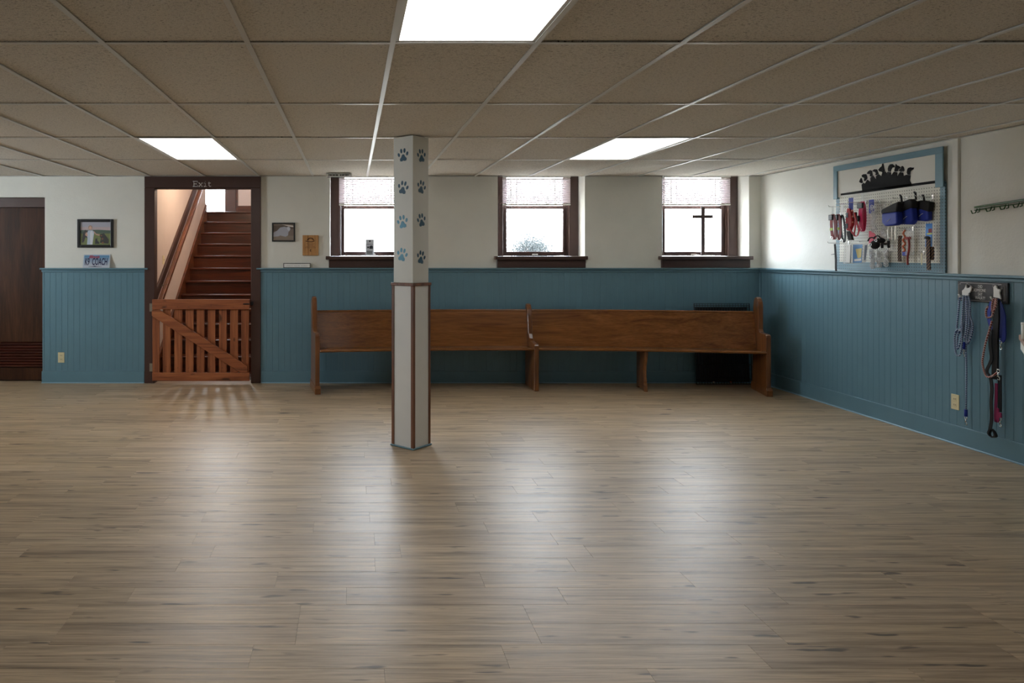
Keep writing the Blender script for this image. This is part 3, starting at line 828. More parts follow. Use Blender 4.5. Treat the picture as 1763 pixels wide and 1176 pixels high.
for k in range(4):
    p = base[k]; e1 = (base[(k+1) % 4] - p).normalized(); e2 = (base[k-1] - p).normalized(); t = .004; wd = .019
    o_ = p - (e1 + e2) * t
    pts = [o_, o_ + e1*(wd+t), o_ + e1*(wd+t) + e2*t*.98, p + e1*.0 + e2*0 - (e1+e2)*.0001, o_ + e2*(wd+t) + e1*t*.98, o_ + e2*(wd+t)]
    obj('corner_trim', MB().prism([q + Vector((0, 0, .0125)) for q in pts], (0, 0, 1.20)), M['trimwood'], col)
def paw(face, px, py, mat, tilt, sheen=False):
    c4 = csq(H1, 0)
    a, b = (c4[3], c4[0]) if face == 'L' else (c4[0], c4[1])
    ex = (b - a).normalized(); nrm = Vector((ex.y, -ex.x, 0))
    # intersection of the sight line with the face plane
    d = Vector(((px-CX)/FPX, 1, (HY-py)/FPX)); k = (a.dot(nrm)) / d.dot(nrm)
    c = d * k + Vector((0, 0, CAMZ))
    s = .052; ez = Vector((0, 0, 1)); ct, sn = math.cos(tilt), math.sin(tilt)
    def at(u, v): 
        u, v = u*ct - v*sn, u*sn + v*ct
        return c + ex*(u*s) + ez*(v*s) - nrm*0 + nrm*.0004
    m_ = MB()
    def blob(pts): m_.prism([at(u, v) for u, v in pts], nrm*.0008)
    def ell(u, v, ru, rv, rt):
        blob([(u + ru*math.cos(q)*math.cos(rt) - rv*math.sin(q)*math.sin(rt), v + ru*math.cos(q)*math.sin(rt) + rv*math.sin(q)*math.cos(rt)) for q in [2*PI*i/12 for i in range(12)]])
    ell(-.78, .12, .20, .30, .35); ell(-.30, .62, .20, .34, .1); ell(.30, .62, .20, .34, -.1); ell(.78, .12, .20, .30, -.35)
    blob([(0, .12), (.22, .02), (.36, -.28), (.62, -.52), (.58, -.82), (.28, -.90), (0, -.80), (-.28, -.90), (-.58, -.82), (-.62, -.52), (-.36, -.28), (-.22, .02)])
    obj('paw_print', m_, mat, col)
for px, py, tt, mt in [(694, 267, .06, 'paw'), (694, 323, -.22, 'paw'), (693, 382, .16, 'paw_sheen'), (692.5, 438.5, -.2, 'paw_sheen')]:
    paw('L', px, py, M[mt], tt)
for px, py, tt in [(725.5, 268, .12), (725.5, 322, -.22), (725.5, 379, .2), (725, 443, -.2)]:
    paw('R', px, py, M['paw'], tt)

# ------------------------------------------------------------------ curved pew
PR, PT = 12.18, .026
PC = Vector((1.955 - PR*math.sin(PT), 7.53 - PR*math.cos(PT), 0))
PHI = math.asin(2.305/PR)
def pp(phi, u, z):
    a = phi + PT; r = PR + u
    return Vector((PC.x + r*math.sin(a), PC.y + r*math.cos(a), z))
pew = thing('curved_pew', (1.955, 7.8, 0), 'long curved brown oak pew with a centre divider against the back wall', 'pew')
def slab(profile, phi, th, name, mat, bev=.006, seg=2):
    tan = Vector((math.cos(phi+PT), -math.sin(phi+PT), 0))
    return obj(name, MB().prism([pp(phi, u, z) - tan*th/2 for u, z in profile], tan*th), mat, pew, bev, seg)
ENDP = [(.015,.0012),(.015,.10),(.02,.13),(.02,.60),(.028,.622),(.05,.632),(.20,.632),(.232,.640),(.25,.665),(.25,.90),(.262,.95),(.292,.985),(.335,.998),(.378,.985),(.408,.95),(.42,.90),(.43,.60),(.455,.10),(.455,.0012)]
for s_ in (-1, 1):
    slab(ENDP, s_*PHI, .046, 'end_panel', M['pew_v'])
    slab([(-.012,.001),(-.012,.06),(.004,.085),(.462,.085),(.47,.06),(.47,.001)], s_*PHI, .062, 'end_foot', M['pew_v'], .006)
    slab([(.270,.66),(.270,.89),(.283,.935),(.305,.962),(.335,.972),(.365,.962),(.387,.935),(.40,.89),(.40,.66)], s_*(PHI + .024/PR), .006, 'end_inset', M['pew_v'], .002)
DIVP = [(0,.0012),(0,.482),(.008,.498),(.03,.503),(.10,.503),(.21,.512),(.262,.535),(.288,.58),(.302,.65),(.325,.78),(.345,.85),(.375,.893),(.41,.905),(.442,.893),(.455,.86),(.455,.5),(.455,.0012)]
slab(DIVP, 0, .050, 'centre_divider', M['pew_v'], .008, 3)
LEGP = [(.05,.424),(.055,.38),(.075,.33),(.10,.27),(.112,.21),(.108,.15),(.09,.11),(.092,.085),(.076,.065),(.07,.03),(.06,.0012),(.10,.0012),(.12,.018),(.30,.018),(.32,.0012),(.36,.0012),(.36,.424)]
for s_ in (-1, 1): slab(LEGP, s_*1.145/PR, .036, 'support_leg', M['pew_v'], .004)
def sweep(sec, p0, p1, n=14):
    k = len(sec); vs = []
    for i in range(n+1):
        phi = p0 + (p1-p0)*i/n
        vs += [pp(phi, u, z) for u, z in sec]
    fs = [list(range(k)), [n*k + j for j in range(k)][::-1]]
    for i in range(n):
        for j in range(k):
            fs.append((i*k+j, i*k+k+j, i*k+k+(j+1) % k, i*k+(j+1) % k))
    return MB().add(vs, fs)
for a, b in ((-PHI + .0235/PR, -.0255/PR), (.0255/PR, PHI - .0235/PR)):
    obj('seat', sweep([(.005,.437),(.002,.446),(.005,.455),(.02,.459),(.17,.449),(.345,.444),(.345,.424),(.02,.430)], a, b), M['pew'], pew, .003)
    obj('backrest', sweep([(.318,.430),(.310,.445),(.350,.66),(.385,.822),(.412,.822),(.385,.66),(.345,.44)], a, b), M['pew'], pew)
    obj('top_cap', sweep([(.379,.8225),(.377,.834),(.385,.842),(.412,.842),(.420,.834),(.418,.8225)], a, b), M['pew'], pew, .002)

# ------------------------------------------------------------------ folded wire crate behind the pew
cr = thing('folded_wire_crate', (4.15, 7.98, 0), 'folded black wire dog crate leaning behind the right end of the pew', 'crate')
cx0, cx1, cz = 3.84, 4.46, .90
def leany(z): return 7.93 + .065*z
obj('crate_tray', MB().prism([(cx0+.02, leany(.03)+.012, .03), (cx1-.02, leany(.03)+.012, .03), (cx1-.02, leany(.86)+.012, .86), (cx0+.02, leany(.86)+.012, .86)], (0, .012, 0)), M['black'], cr)
mb = MB()
for s_ in (0,):
    mb.tube([(cx0, leany(.005), .005), (cx1, leany(.005), .005), (cx1, leany(cz), cz), (cx0, leany(cz), cz)], .005, 6, True)
obj('crate_frame', mb, M['wire'], cr)
for i in range(1, 20):
    x = cx0 + (cx1-cx0)*i/20
    obj('crate_wire', MB().tube([(x, leany(.005), .005), (x, leany(cz), cz)], .0028, 5), M['wire'], cr)
for z in (.06, .22, .50, .72, .86, .88):
    obj('crate_wire', MB().tube([(cx0, leany(z)-.003, z), (cx1, leany(z)-.003, z)], .0035, 5), M['wire'], cr)
for x, mt in ((4.02, 'white'), (4.21, 'orange')):
    obj('crate_label', MB().box(x, x+.018, leany(.05)-.011, leany(.05)-.006, .025, .036), M[mt], cr)

# ------------------------------------------------------------------ things on the back wall
def frame_x(mb, x0, x1, z0, z1, w_, y0, y1):
    return mb.box(x0, x0+w_, y0, y1, z0, z1).box(x1-w_, x1, y0, y1, z0, z1).box(x0+w_, x1-w_, y0, y1, z0, z0+w_).box(x0+w_, x1-w_, y0, y1, z1-w_, z1)
def wallrect(a, b, c, d, y=YW):
    p, q = P(a, c, y), P(b, d, y); return p.x, q.x, q.z, p.z
def print_layers(parent, x0, x1, z0, z1, y, layers):
    # a flat print: coloured shapes lying in one sheet, each a hair in front of the last
    m_ = MB(); mats = []
    for i, (c, poly) in enumerate(layers):
        mats.append(plain('print_ink_%d' % i, c, .35)); m_.mi = i
        m_.prism([(x0 + u*(x1-x0), y - .0003*i, z0 + v*(z1-z0)) for u, v in poly], (0, .0002, 0))
    return obj('photo_print', m_, mats, parent)
def ellp(u, v, ru, rv, n=14): return [(u + ru*math.cos(2*PI*i/n), v + rv*math.sin(2*PI*i/n)) for i in range(n)]
FULL = [(0,0),(1,0),(1,1),(0,1)]
x0, x1, z0, z1 = wallrect(134, 196, 377.5, 426.5)
t_ = thing('picture_frame', ((x0+x1)/2, YW-.01, z0), 'wide black framed photograph of a person with dogs in a field', 'picture')
obj('frame', frame_x(MB(), x0, x1, z0, z1, .032, YW-.024, YW-.0005), M['black'], t_, .005, 2)
G = srgb
print_layers(t_, x0+.03, x1-.03, z0+.03, z1-.03, YW-.008, [
    (G(176,176,190), FULL), (G(196,176,178), [(0,.62),(1,.62),(1,.78),(0,.78)]), (G(64,92,72), [(0,.48),(1,.48),(1,.63),(.6,.66),(0,.64)]), (G(116,128,62), [(0,0),(1,0),(1,.5),(0,.5)]),
    (G(24,24,26), [(.06,.10),(.12,.12),(.17,.34),(.24,.30),(.24,.62),(.16,.66),(.09,.52)]),
    (G(190,204,220), [(.22,.02),(.40,.02),(.43,.3),(.46,.56),(.40,.64),(.26,.63),(.21,.45),(.24,.3)]), (G(222,226,232), [(.33,.02),(.40,.02),(.42,.5),(.38,.62),(.32,.55)]),
    (G(206,158,138), [(.16,.44),(.20,.38),(.25,.40),(.22,.55),(.19,.54)]), (G(206,158,138), [(.44,.54),(.52,.43),(.63,.40),(.63,.45),(.52,.49),(.46,.60)]),
    (G(170,140,110), ellp(.33,.75,.065,.10)), (G(214,170,150), ellp(.33,.73,.045,.075)),
    (G(28,24,22), [(.48,.05),(.62,.05),(.62,.12),(.56,.20),(.56,.33),(.53,.26),(.50,.30),(.49,.18)]),
    (G(30,24,20), [(.64,.10),(.92,.06),(.93,.24),(.84,.40),(.78,.50),(.66,.48),(.64,.38),(.68,.28)]), (G(132,78,40), [(.66,.38),(.72,.38),(.72,.43),(.66,.43)]), (G(132,78,40), [(.70,.24),(.75,.22),(.76,.30),(.71,.31)]), (G(132,78,40), [(.70,.06),(.78,.06),(.76,.14),(.72,.14)]),
])
obj('picture_glass', MB().box(x0+.031, x1-.031, YW-.0165, YW-.0155, z0+.031, z1-.031), glass_mat('picture_glass', .04), t_)
x0, x1, z0, z1 = wallrect(468.5, 508, 383.5, 416)
t_ = thing('picture_frame', ((x0+x1)/2, YW-.01, z0), 'small thin black framed photograph of a pale dog lying down', 'picture')
obj('frame', frame_x(MB(), x0, x1, z0, z1, .015, YW-.02, YW-.0005), M['black'], t_, .003, 2)
print_layers(t_, x0+.014, x1-.014, z0+.014, z1-.014, YW-.008, [
    (G(132,118,108), FULL), (G(104,90,80), [(0,.55),(1,.7),(1,.95),(0,.9)]), (G(226,216,206), [(.42,.97),(.98,.90),(.98,.80),(.74,.85)]), (G(146,132,120), [(0,0),(1,0),(1,.28),(0,.28)]),
    (G(176,178,190), [(0,.22),(.0,.46),(.18,.58),(.34,.78),(.54,.83),(.66,.80),(.72,.84),(.80,.82),(.84,.70),(.80,.58),(.74,.50),(.72,.30),(.60,.22),(.34,.30),(.24,.24)]),
    (G(212,214,222), [(.66,.78),(.76,.82),(.83,.70),(.78,.58),(.70,.62)])])
x0, x1, z0, z1 = wallrect(521, 548.5, 405, 440)
t_ = thing('wooden_plaque', ((x0+x1)/2, YW-.01, z0), 'light wood plaque with burnt engraving beside the left window', 'plaque')
obj('plaque_board', MB().box(x0, x1, YW-.02, YW-.0005, z0, z1), M['plaque'], t_, .005, 2)
mb = MB(); y_ = YW-.0208; xm = (x0+x1)/2
def arcs(cxx, czz, r, a0, a1, th=.002): mb.tube([(cxx + r*math.cos(a0+(a1-a0)*i/10), y_, czz + r*.8*math.sin(a0+(a1-a0)*i/10)) for i in range(11)], th, 4)
arcs(xm, z1-.062, .036, .1, PI-.1, .005); arcs(xm, z1-.050, .022, 0, PI, .004); mb.tube([(xm-.055, y_, z1-.066), (xm-.02, y_, z1-.074), (xm+.02, y_, z1-.074), (xm+.045, y_, z1-.064)], .004, 4)
for dz, l in ((.098, .045), (.112, .03), (.126, .05), (.142, .06)):
    mb.box(xm-l, xm+l, y_-.0004, y_+.0008, z1-dz-.0018, z1-dz+.0018)
mb.tube([(xm+.004, y_, z1-.158), (xm-.004, y_, z1-.176), (xm+.006, y_, z1-.186)], .004, 4)
obj('engraving', mb, M['burn'], t_)
x0, x1, z0, z1 = wallrect(488, 534.5, 453, 460.5, YW-.03)
z0 = ZR + .0006
t_ = thing('name_plate', ((x0+x1)/2, YW-.03, z0), 'slim white name plate in a black frame standing on the chair rail', 'sign')
obj('frame', frame_x(MB(), x0, x1, z0, z1, .006, YW-.036, YW-.018), M['black'], t_)
obj('plate', MB().box(x0+.006, x1-.006, YW-.032, YW-.020, z0+.006, z1-.006), M['white'], t_)
mb = MB()
for i in range(16):
    xx = x0 + .03 + i*.0155
    if i in (5, 10): continue
    mb.box(xx, xx+.011, YW-.0326, YW-.0319, z0+.020, z0+.0235 + (i*3 % 4)*.001)
obj('faint_lettering', mb, plain('faint_grey_print', srgb(170, 172, 178), .6), t_)

# licence plate leaning on the rail
x0, x1 = P(142, 0, YW-.04).x, P(188.5, 0, YW-.04).x
zp0, zp1 = ZR + .0006, ZR + .152
t_ = thing('license_plate', ((x0+x1)/2, YW-.03, zp0), 'pale blue license plate lettered K9 COACH leaning on the chair rail', 'license plate')
def lp_(u, v, out=0.0): return Vector((x0 + u*(x1-x0), YW-.040 + .034*v - out, zp0 + v*(zp1-zp0)))
def rr2(m_, u0, u1, v0, v1, r, out, th):
    pts = []
    for (cu, cv, a0) in ((u1-r, v0+2*r, -PI/2), (u1-r, v1-2*r, 0), (u0+r, v1-2*r, PI/2), (u0+r, v0+2*r, PI)):
        for i in range(4):
            a = a0 + PI/2*i/3; pts.append(lp_(cu + r*math.cos(a), cv + 2*r*math.sin(a), out))
    m_.prism(pts, (0, th, 0))
m_ = MB(); rr2(m_, 0, 1, 0, 1, .04, 0, .002); obj('plate', m_, plain('plate_white', srgb(196, 204, 214), .35), t_)
def grad_plate():
    t = NT('plate_sky_print'); tc = t.n('ShaderNodeTexCoord'); sp = t.n('ShaderNodeSeparateXYZ'); t.l(tc.outputs['Object'], sp.inputs[0])
    mr = t.n('ShaderNodeMapRange'); t.l(sp.outputs[2], mr.inputs[0]); mr.inputs[1].default_value = -.065; mr.inputs[2].default_value = .065
    t.l(t.ramp(mr.outputs[0], [(.1, srgb(196, 202, 212)), (.9, srgb(98, 150, 190))]), t.b.inputs['Base Color']); t.set(Roughness=.3); return t.mat
m_ = MB(); rr2(m_, .035, .965, .06, .94, .03, .0006, .0004); obj('plate_field', m_, grad_plate(), t_)
ey = lp_(0, 1) - lp_(0, 0)
m_ = MB(); text_into(m_, 'K9  COACH', lp_(.49, .44), (1, 0, 0), ey, .112, (0, -1, 0), .0022, sx=.43, bold=.0025)
obj('plate_number', m_, M['navy'], t_)
m_ = MB(); text_into(m_, 'Illinois', lp_(.40, .82), (1, 0, 0), ey, .046, (0, -1, 0), .0022, shear=.35, bold=.001)
obj('state_script', m_, M['red'], t_)
obj('lower_mark', MB().prism([lp_(.22, .10, .001), lp_(.40, .13, .001), lp_(.45, .17, .001), lp_(.50, .13, .001), lp_(.72, .10, .001), lp_(.72, .085, .001), lp_(.22, .085, .001)], (0, -.0006, 0)), M['navy'], t_)

def outlet_x(px, py, label):
    c = P(px, py, YW-.016); y = YW - .0156
    t_ = thing('wall_outlet', (c.x, y, c.z-.058), label, 'outlet', 'cream wall outlets')
    obj('cover_plate', MB().box(c.x-.036, c.x+.036, y-.005, y, c.z-.058, c.z+.058), M['cream'], t_, .002)
    for s_ in (-1, 1):
        rc = obj('receptacle', MB().box(c.x-.016, c.x+.016, y-.0075, y-.0051, c.z+s_*.022-.014, c.z+s_*.022+.014), M['cream'], t_, .003)
        obj('slots', MB().box(c.x-.008, c.x-.005, y-.0079, y-.0074, c.z+s_*.022-.005, c.z+s_*.022+.007).box(c.x+.005, c.x+.008, y-.0079, y-.0074, c.z+s_*.022-.005, c.z+s_*.022+.007), M['slot'], rc)
outlet_x(105.5, 615.5, 'cream wall outlet low on the wainscot beside the dark door')
c = R(1645, 692, .016); xo = XR - .0156
t_ = thing('wall_outlet', (xo, c.y, c.z-.058), 'cream wall outlet on the right wall below the rope leash', 'outlet', 'cream wall outlets')
obj('cover_plate', MB().box(xo-.005, xo, c.y-.036, c.y+.036, c.z-.058, c.z+.058), M['cream'], t_, .002)
for s_ in (-1, 1):
    rc = obj('receptacle', MB().box(xo-.0075, xo-.0051, c.y-.016, c.y+.016, c.z+s_*.022-.014, c.z+s_*.022+.014), M['cream'], t_, .003)
    obj('slots', MB().box(xo-.0079, xo-.0074, c.y-.008, c.y-.005, c.z+s_*.022-.005, c.z+s_*.022+.007).box(xo-.0079, xo-.0074, c.y+.005, c.y+.008, c.z+s_*.022-.005, c.z+s_*.022+.007), M['slot'], rc)

# brochure holder on the left window stool
zs = 1.433 + .0006
xa, xb = P(629.5, 0, 8.12).x, P(644, 0, 8.12).x
zt_ = P(0, 412, 8.12).z
t_ = thing('brochure_holder', ((xa+xb)/2, 8.12, zs), 'clear holder of grey leaflets on the sill of the window behind the column', 'leaflets')
obj('holder', MB().box(xa-.006, xb+.006, 8.085, 8.088, zs, zs+.06).box(xa-.006, xb+.006, 8.085, 8.15, zs, zs+.003), M['clear'], t_)
mb = MB()
mb.prism([(xa, 8.095, zs+.004), (xb, 8.095, zs+.004), (xb, 8.125, zt_), (xa, 8.125, zt_)], (0, .012, 0))
obj('leaflets', mb, translucent('leaflet_paper', srgb(222, 226, 234), .03), t_)
mb = MB()
def lf(u, v): 
    f = (v) ; return Vector((xa + u*(xb-xa), 8.0945 + .030*f, zs + .004 + f*(zt_-zs-.004)))
for (u0, u1, v0, v1) in ((.40, .60, .86, .93), (.44, .54, .82, .90), (.12, .85, .68, .705), (.2, .38, .46, .56), (.44, .85, .42, .58), (.55, .8, .55, .62), (.1, .8, .1, .30)):
    mb.prism([lf(u0, v0), lf(u1, v0), lf(u1, v1), lf(u0, v1)], (0, -.0006, 0))
obj('leaflet_print', mb, plain('leaflet_ink', srgb(60, 66, 76), .6), t_)

# wooden cross on the corner window stool
cp = P(1210, 440, 8.17)
t_ = thing('wooden_cross', (cp.x, 8.17, zs), 'slender dark wooden cross standing on the sill of the corner window', 'cross')
zt_ = P(0, 356, 8.17).z
obj('upright', MB().box(cp.x-.020, cp.x+.020, 8.160, 8.180, zs+.015, zt_), M['brown'], t_, .002)
za = P(0, 373, 8.17).z
obj('crossbar', MB().box(P(1192, 0, 8.17).x, cp.x-.0205, 8.161, 8.179, za-.017, za+.017).box(cp.x+.0205, P(1227, 0, 8.17).x, 8.161, 8.179, za-.017, za+.017), M['brown'], t_, .002)
obj('cross_base', MB().box(cp.x-.06, cp.x+.06, 8.125, 8.215, zs, zs+.0145), M['brown'], t_, .003)
mb = MB()
for i in range(5): mb.ball((cp.x-.10+i*.045, 8.10+.012*(i % 2), zs+.006), .026, .016, .006, 8, 4)
tag(obj('sill_trinket', mb, M['white']), 'little white trinket at the foot of the cross', 'ornament')

# ------------------------------------------------------------------ right wall: pegboard and its sign
ya_, yb2 = 6.79, 5.53
pc = thing('pegboard', (XR, (ya_+yb2)/2, ZR), 'white perforated pegboard with a blue border on the right wall', 'pegboard')
obj('perforated_panel', MB().box(XR-.020, XR-.014, yb2, ya_-.015, ZR+.004, 2.02), M['pegboard'], pc)
obj('batten', MB().box(XR-.0138, XR-.0005, yb2+.01, yb2+.05, ZR+.01, 2.01).box(XR-.0138, XR-.0005, ya_-.07, ya_-.03, ZR+.01, 2.01), M['blue'], pc)
sg = thing('silhouette_sign', (XR-.03, (ya_+yb2)/2, 2.0), 'blue framed white sign with a black fan of dog heads above the pegboard', 'sign')
zt0, zt1 = 1.985, 2.290
xs = XR - .0205
obj('sign_panel', MB().box(xs-.008, xs, yb2+.02, ya_-.005, zt0+.005, zt1-.005), plain('sign_white', srgb(216, 214, 204), .5), sg)
obj('sign_frame', MB().box(xs-.018, xs-.0081, yb2, ya_, zt1-.052, zt1), M['blue'], sg, .002)
obj('sign_frame', MB().box(xs-.018, xs-.0081, ya_-.055, ya_, zt0-.01, zt1-.0525), M['blue'], sg, .002)
obj('sign_frame', MB().box(xs-.018, xs-.0081, yb2, yb2+.075, zt0-.01, zt1-.0525), M['blue'], sg, .002)
so = XR - (xs - .0085)
def sp(x, y): return R(1420 + x/8.01, 240 + y/8.01, so)
def cutout(name, pts, mat=None): obj(name, MB().prism([sp(*p) for p in pts], (-.004, 0, 0)), mat or M['matte'], sg)
cutout('silhouette_body', [(522,715),(512,625),(535,600),(558,612),(590,555),(635,588),(632,530),(668,497),(715,560),(708,510),(745,480),(785,510),(795,465),(835,440),(862,470),(868,447),(915,455),(918,500),(958,445),(1003,455),(1000,520),(1040,450),(1085,460),(1090,505),(1130,487),(1185,498),(1175,570),(1200,615),(1190,640),(1100,650)])
cutout('silhouette_ground', [(225,748),(522,704),(1200,613),(1560,563),(1560,600),(1200,648),(900,690),(225,775)])
HEADS = [
 [(480,580),(490,555),(505,530),(515,550),(525,590),(510,600),(490,592)],
 [(515,495),(535,482),(570,480),(582,500),(588,535),(560,570),(545,565),(550,530),(520,515)],
 [(588,465),(605,440),(630,425),(652,435),(660,490),(640,510),(625,500),(628,475),(600,475)],
 [(665,430),(690,412),(720,415),(742,470),(715,490),(700,485),(708,460),(690,445),(668,440)],
 [(745,415),(770,385),(790,370),(795,340),(808,335),(815,375),(828,430),(800,455),(785,440),(765,440),(750,425)],
 [(885,370),(905,345),(935,342),(962,365),(960,385),(935,385),(920,410),(910,440),(880,435),(875,405)],
 [(985,340),(1000,360),(1020,365),(1045,385),(1040,400),(1020,405),(1010,435),(985,440),(965,430),(975,390)],
 [(1060,375),(1075,368),(1090,385),(1100,425),(1085,440),(1075,435),(1055,445),(1035,430),(1025,435),(1035,410),(1055,400)],
 [(1155,395),(1185,385),(1205,390),(1228,388),(1225,410),(1200,425),(1185,440),(1180,485),(1150,480),(1138,455),(1145,415)]]
for h in HEADS:
    mx, my = sum(p[0] for p in h)/len(h), sum(p[1] for p in h)/len(h)
    cutout('silhouette_head', [(mx + (x-mx)*1.07, my + 2 + (y-my)*1.07) for x, y in h])

# ------------------------------------------------------------------ hooks and goods on the pegboard
PB = .0205                                            # front of the pegboard, from the wall
def c1(x, y): return (1425 + x/9.047, 345 + y/9.047)
def c2(x, y): return (1500 + x/7.35, 320 + y/7.35)
def hook(px, py, L, label):
    p = R(px, py, PB)
    t_ = thing('peg_hook', (p.x, p.y, p.z), label, 'hook', 'wire hooks on the pegboard')
    obj('wire_arm', MB().tube([(p.x, p.y, p.z), (p.x-L+.01, p.y, p.z+.003), (p.x-L, p.y, p.z+.016)], .0028, 6), M['steel'], t_)
    obj('back_clip', MB().box(p.x-.003, p.x, p.y-.008, p.y+.008, p.z-.012, p.z+.018), M['steel'], t_)
    return p
hk = [
 (c1(345,104), .20, 'wire hook carrying the two red collars'), (c1(470,60), .20, 'empty wire hook above the collars, topmost at the left'),
 (c1(600,36), .17, 'wire hook carrying the pink collar'), (c1(820,44), .13, 'wire hook carrying the first silver chain'),
 (c2(255,214), .10, 'wire hook carrying the second silver chain'), (c1(330,668), .20, 'wire hook carrying the black strap low at the left'),
 (c1(690,650), .12, 'wire hook carrying the plastic bags'), (c2(455,165), .12, 'wire hook of the leftmost blue pouch'),
 (c2(780,143), .14, 'wire hook of the rightmost blue pouch'), (c2(240,678), .10, 'wire hook carrying the black muzzles'),
 (c2(530,545), .12, 'wire hook carrying the orange leash'), (c2(735,530), .12, 'wire hook carrying the blue card'), (c2(670,850), .10, 'bare wire hook low on the pegboard'),
]
for (px, py), L, lab in hk: hook(px, py, L, lab)
def rp(pt, out): return R(pt[0], pt[1], out)
def strap(name, pts, out, wd, mat, label, cat, group=None, th=.004, parent=None):
    q = [rp(p, out) for p in pts]
    q = spline(q, 4) if len(q) > 2 else q
    o = obj(name, MB().ribbon(q, (0, wd, 0), (th, 0, 0)), mat, parent)
    if parent is None: tag(o, label, cat, group)
    return o
def collar(name, a, b, out, wd, mat, label, group=None, tagmat=None, tagpos=None):
    top, bot = rp(a, out), rp(b, out)
    t_ = thing(name, (top.x, (top.y+bot.y)/2, bot.z), label, 'collar', group)
    mid = (top+bot)/2
    n = 14; pts = []
    for i in range(n):
        q = 2*PI*i/n
        pts.append(Vector((mid.x + .018*math.sin(q)*1.0, mid.y + (top.y-bot.y)/2*math.cos(q), mid.z + (top.z-bot.z)/2*math.cos(q))))
    pts.append(pts[0])
    obj('band', MB().ribbon(pts, (0, wd, 0), (.004, 0, .002)), mat, t_)
    bk = top + (bot-top)*.12
    obj('buckle', MB().box(bk.x-.028, bk.x-.012, bk.y-wd*.75, bk.y+wd*.75, bk.z-.028, bk.z+.022), M['black'], t_, .004)
    b2 = bot + (top-bot)*.06
    obj('d_ring', MB().tube([(b2.x-.02, b2.y+.014*math.cos(2*PI*i/10), b2.z+.014*math.sin(2*PI*i/10)) for i in range(10)], .0022, 5, True), M['steel'], t_)
    hg = top + Vector((0, 0, .0))
    obj('hanger', MB().box(hg.x-.002, hg.x+.001, hg.y-.012, hg.y+.012, hg.z-.01, hg.z+.075), M['clear'], t_)
    if tagmat:
        tp = rp(tagpos, out+.025)
        obj('tag', MB().box(tp.x-.003, tp.x, tp.y-.018, tp.y+.018, tp.z-.012, tp.z+.012), tagmat, t_)
    return t_
collar('dog_collar', c1(80,215), c1(98,610), .205, .034, M['darkred'], 'leftmost dark red collar with a lime tag on the pegboard', 'buckled collars on the pegboard', M['lime'], c1(58,450))
collar('dog_collar', c1(160,215), c1(170,618), .15, .034, M['darkred'], 'second dark red collar from the left on the pegboard', 'buckled collars on the pegboard', M['lime'], c1(163,442))
t_ = collar('dog_collar', c1(222,225), c1(255,655), .095, .022, M['black_web'], 'narrow black collar with a white tag beside the red collars', 'buckled collars on the pegboard')
p = rp(c1(228,120), .13)
obj('white_tag', MB().box(p.x-.003, p.x, p.y-.020, p.y+.020, p.z-.035, p.z+.035), M['white'], t_, .004)
# red harness
hp = rp(c1(370,330), .08)
t_ = thing('dog_harness', (hp.x, hp.y, hp.z-.2), 'bright red dog harness with black buckles and a looped strap', 'harness')
H = lambda x, y, o=.08: rp(c1(x, y), o)
obj('vest', MB().prism([H(345,125), H(400,125), H(412,190), H(430,300), H(425,380), H(385,480), H(340,470), H(322,400), H(325,260)], (-.03, 0, 0)), M['red'], t_, .008, 2)
obj('loop_strap', MB().ribbon(spline([H(415,190,.12), H(450,330,.12), H(485,460,.12), H(465,540,.12), H(435,560,.12), H(410,530,.12), H(425,440,.12), H(440,300,.12)], 5), (0, .016, 0), (.006, 0, .004)), M['red'], t_)
obj('side_strap', MB().ribbon(spline([H(340,420,.12), H(380,500,.12), H(420,545,.12)], 4), (0, .016, 0), (.006, 0, .004)), M['red'], t_)
obj('webbing', MB().ribbon([H(340,480,.09), H(345,540,.09), H(365,620,.09)], (0, .05, 0), (.02, 0, 0)), M['black_web'], t_)
for (x, y) in ((318,230), (315,400), (470,285), (430,230)):
    q = H(x, y, .1); obj('buckle', MB().box(q.x-.012, q.x+.008, q.y-.018, q.y+.018, q.z-.026, q.z+.026), M['black'], t_, .005)
for (x, y) in ((380,160), (390,250), (388,340)):
    q = H(x, y, .112); obj('paw_badge', MB().ball((q.x, q.y, q.z), .003, .012, .009, 8, 4), plain('badge_orange', srgb(200, 110, 90), .6), t_)
q = H(365, 55, .1); obj('hang_card', MB().box(q.x-.003, q.x, q.y-.028, q.y+.028, q.z-.055, q.z+.055), M['royal'], t_)
# pink collar
t_ = collar('dog_collar', c1(540,20), c1(545,485), .07, .045, M['pink'], 'bright pink collar printed with little bones hanging straight', None)
# silver chain collars
def chain(name, x0, y0, x1, y1, wpx, n, out, mat, label, seed, cc=c1):
    r_ = random.Random(seed)
    m_ = MB()
    for i in range(n):
        f_ = i/(n-1)
        x = x0 + (x1-x0)*f_ + r_.uniform(-wpx, wpx); y = y0 + (y1-y0)*f_ + r_.uniform(-4, 4)
        c = rp(cc(x, y), out + r_.uniform(-.02, .02)); a = r_.uniform(0, PI); b_ = r_.uniform(-.6, .6)
        u = Vector((math.sin(b_), math.cos(a)*math.cos(b_), math.sin(a)*math.cos(b_))); v_ = Vector((math.cos(b_)*.3, -math.sin(a), math.cos(a)))
        m_.tube([c + u*.016*math.cos(2*PI*k/8) + v_*.009*math.sin(2*PI*k/8) for k in range(8)], .0026, 4, True)
    return tag(obj(name, m_, mat), label, 'chain', 'silver chain collars')
chain('chain_collar', 710, 90, 720, 480, 30, 40, .09, M['silver'], 'upper silver chain collar bundle below a blue card', 1)
chain('chain_collar', 865, 70, 880, 540, 30, 34, .07, M['silver'], 'loose silver prong chain hanging left of the blue pouches', 2)
chain('chain_collar', 688, 775, 700, 1040, 24, 36, .055, M['silver'], 'bright silver chain collar hanging below the pink card', 3)
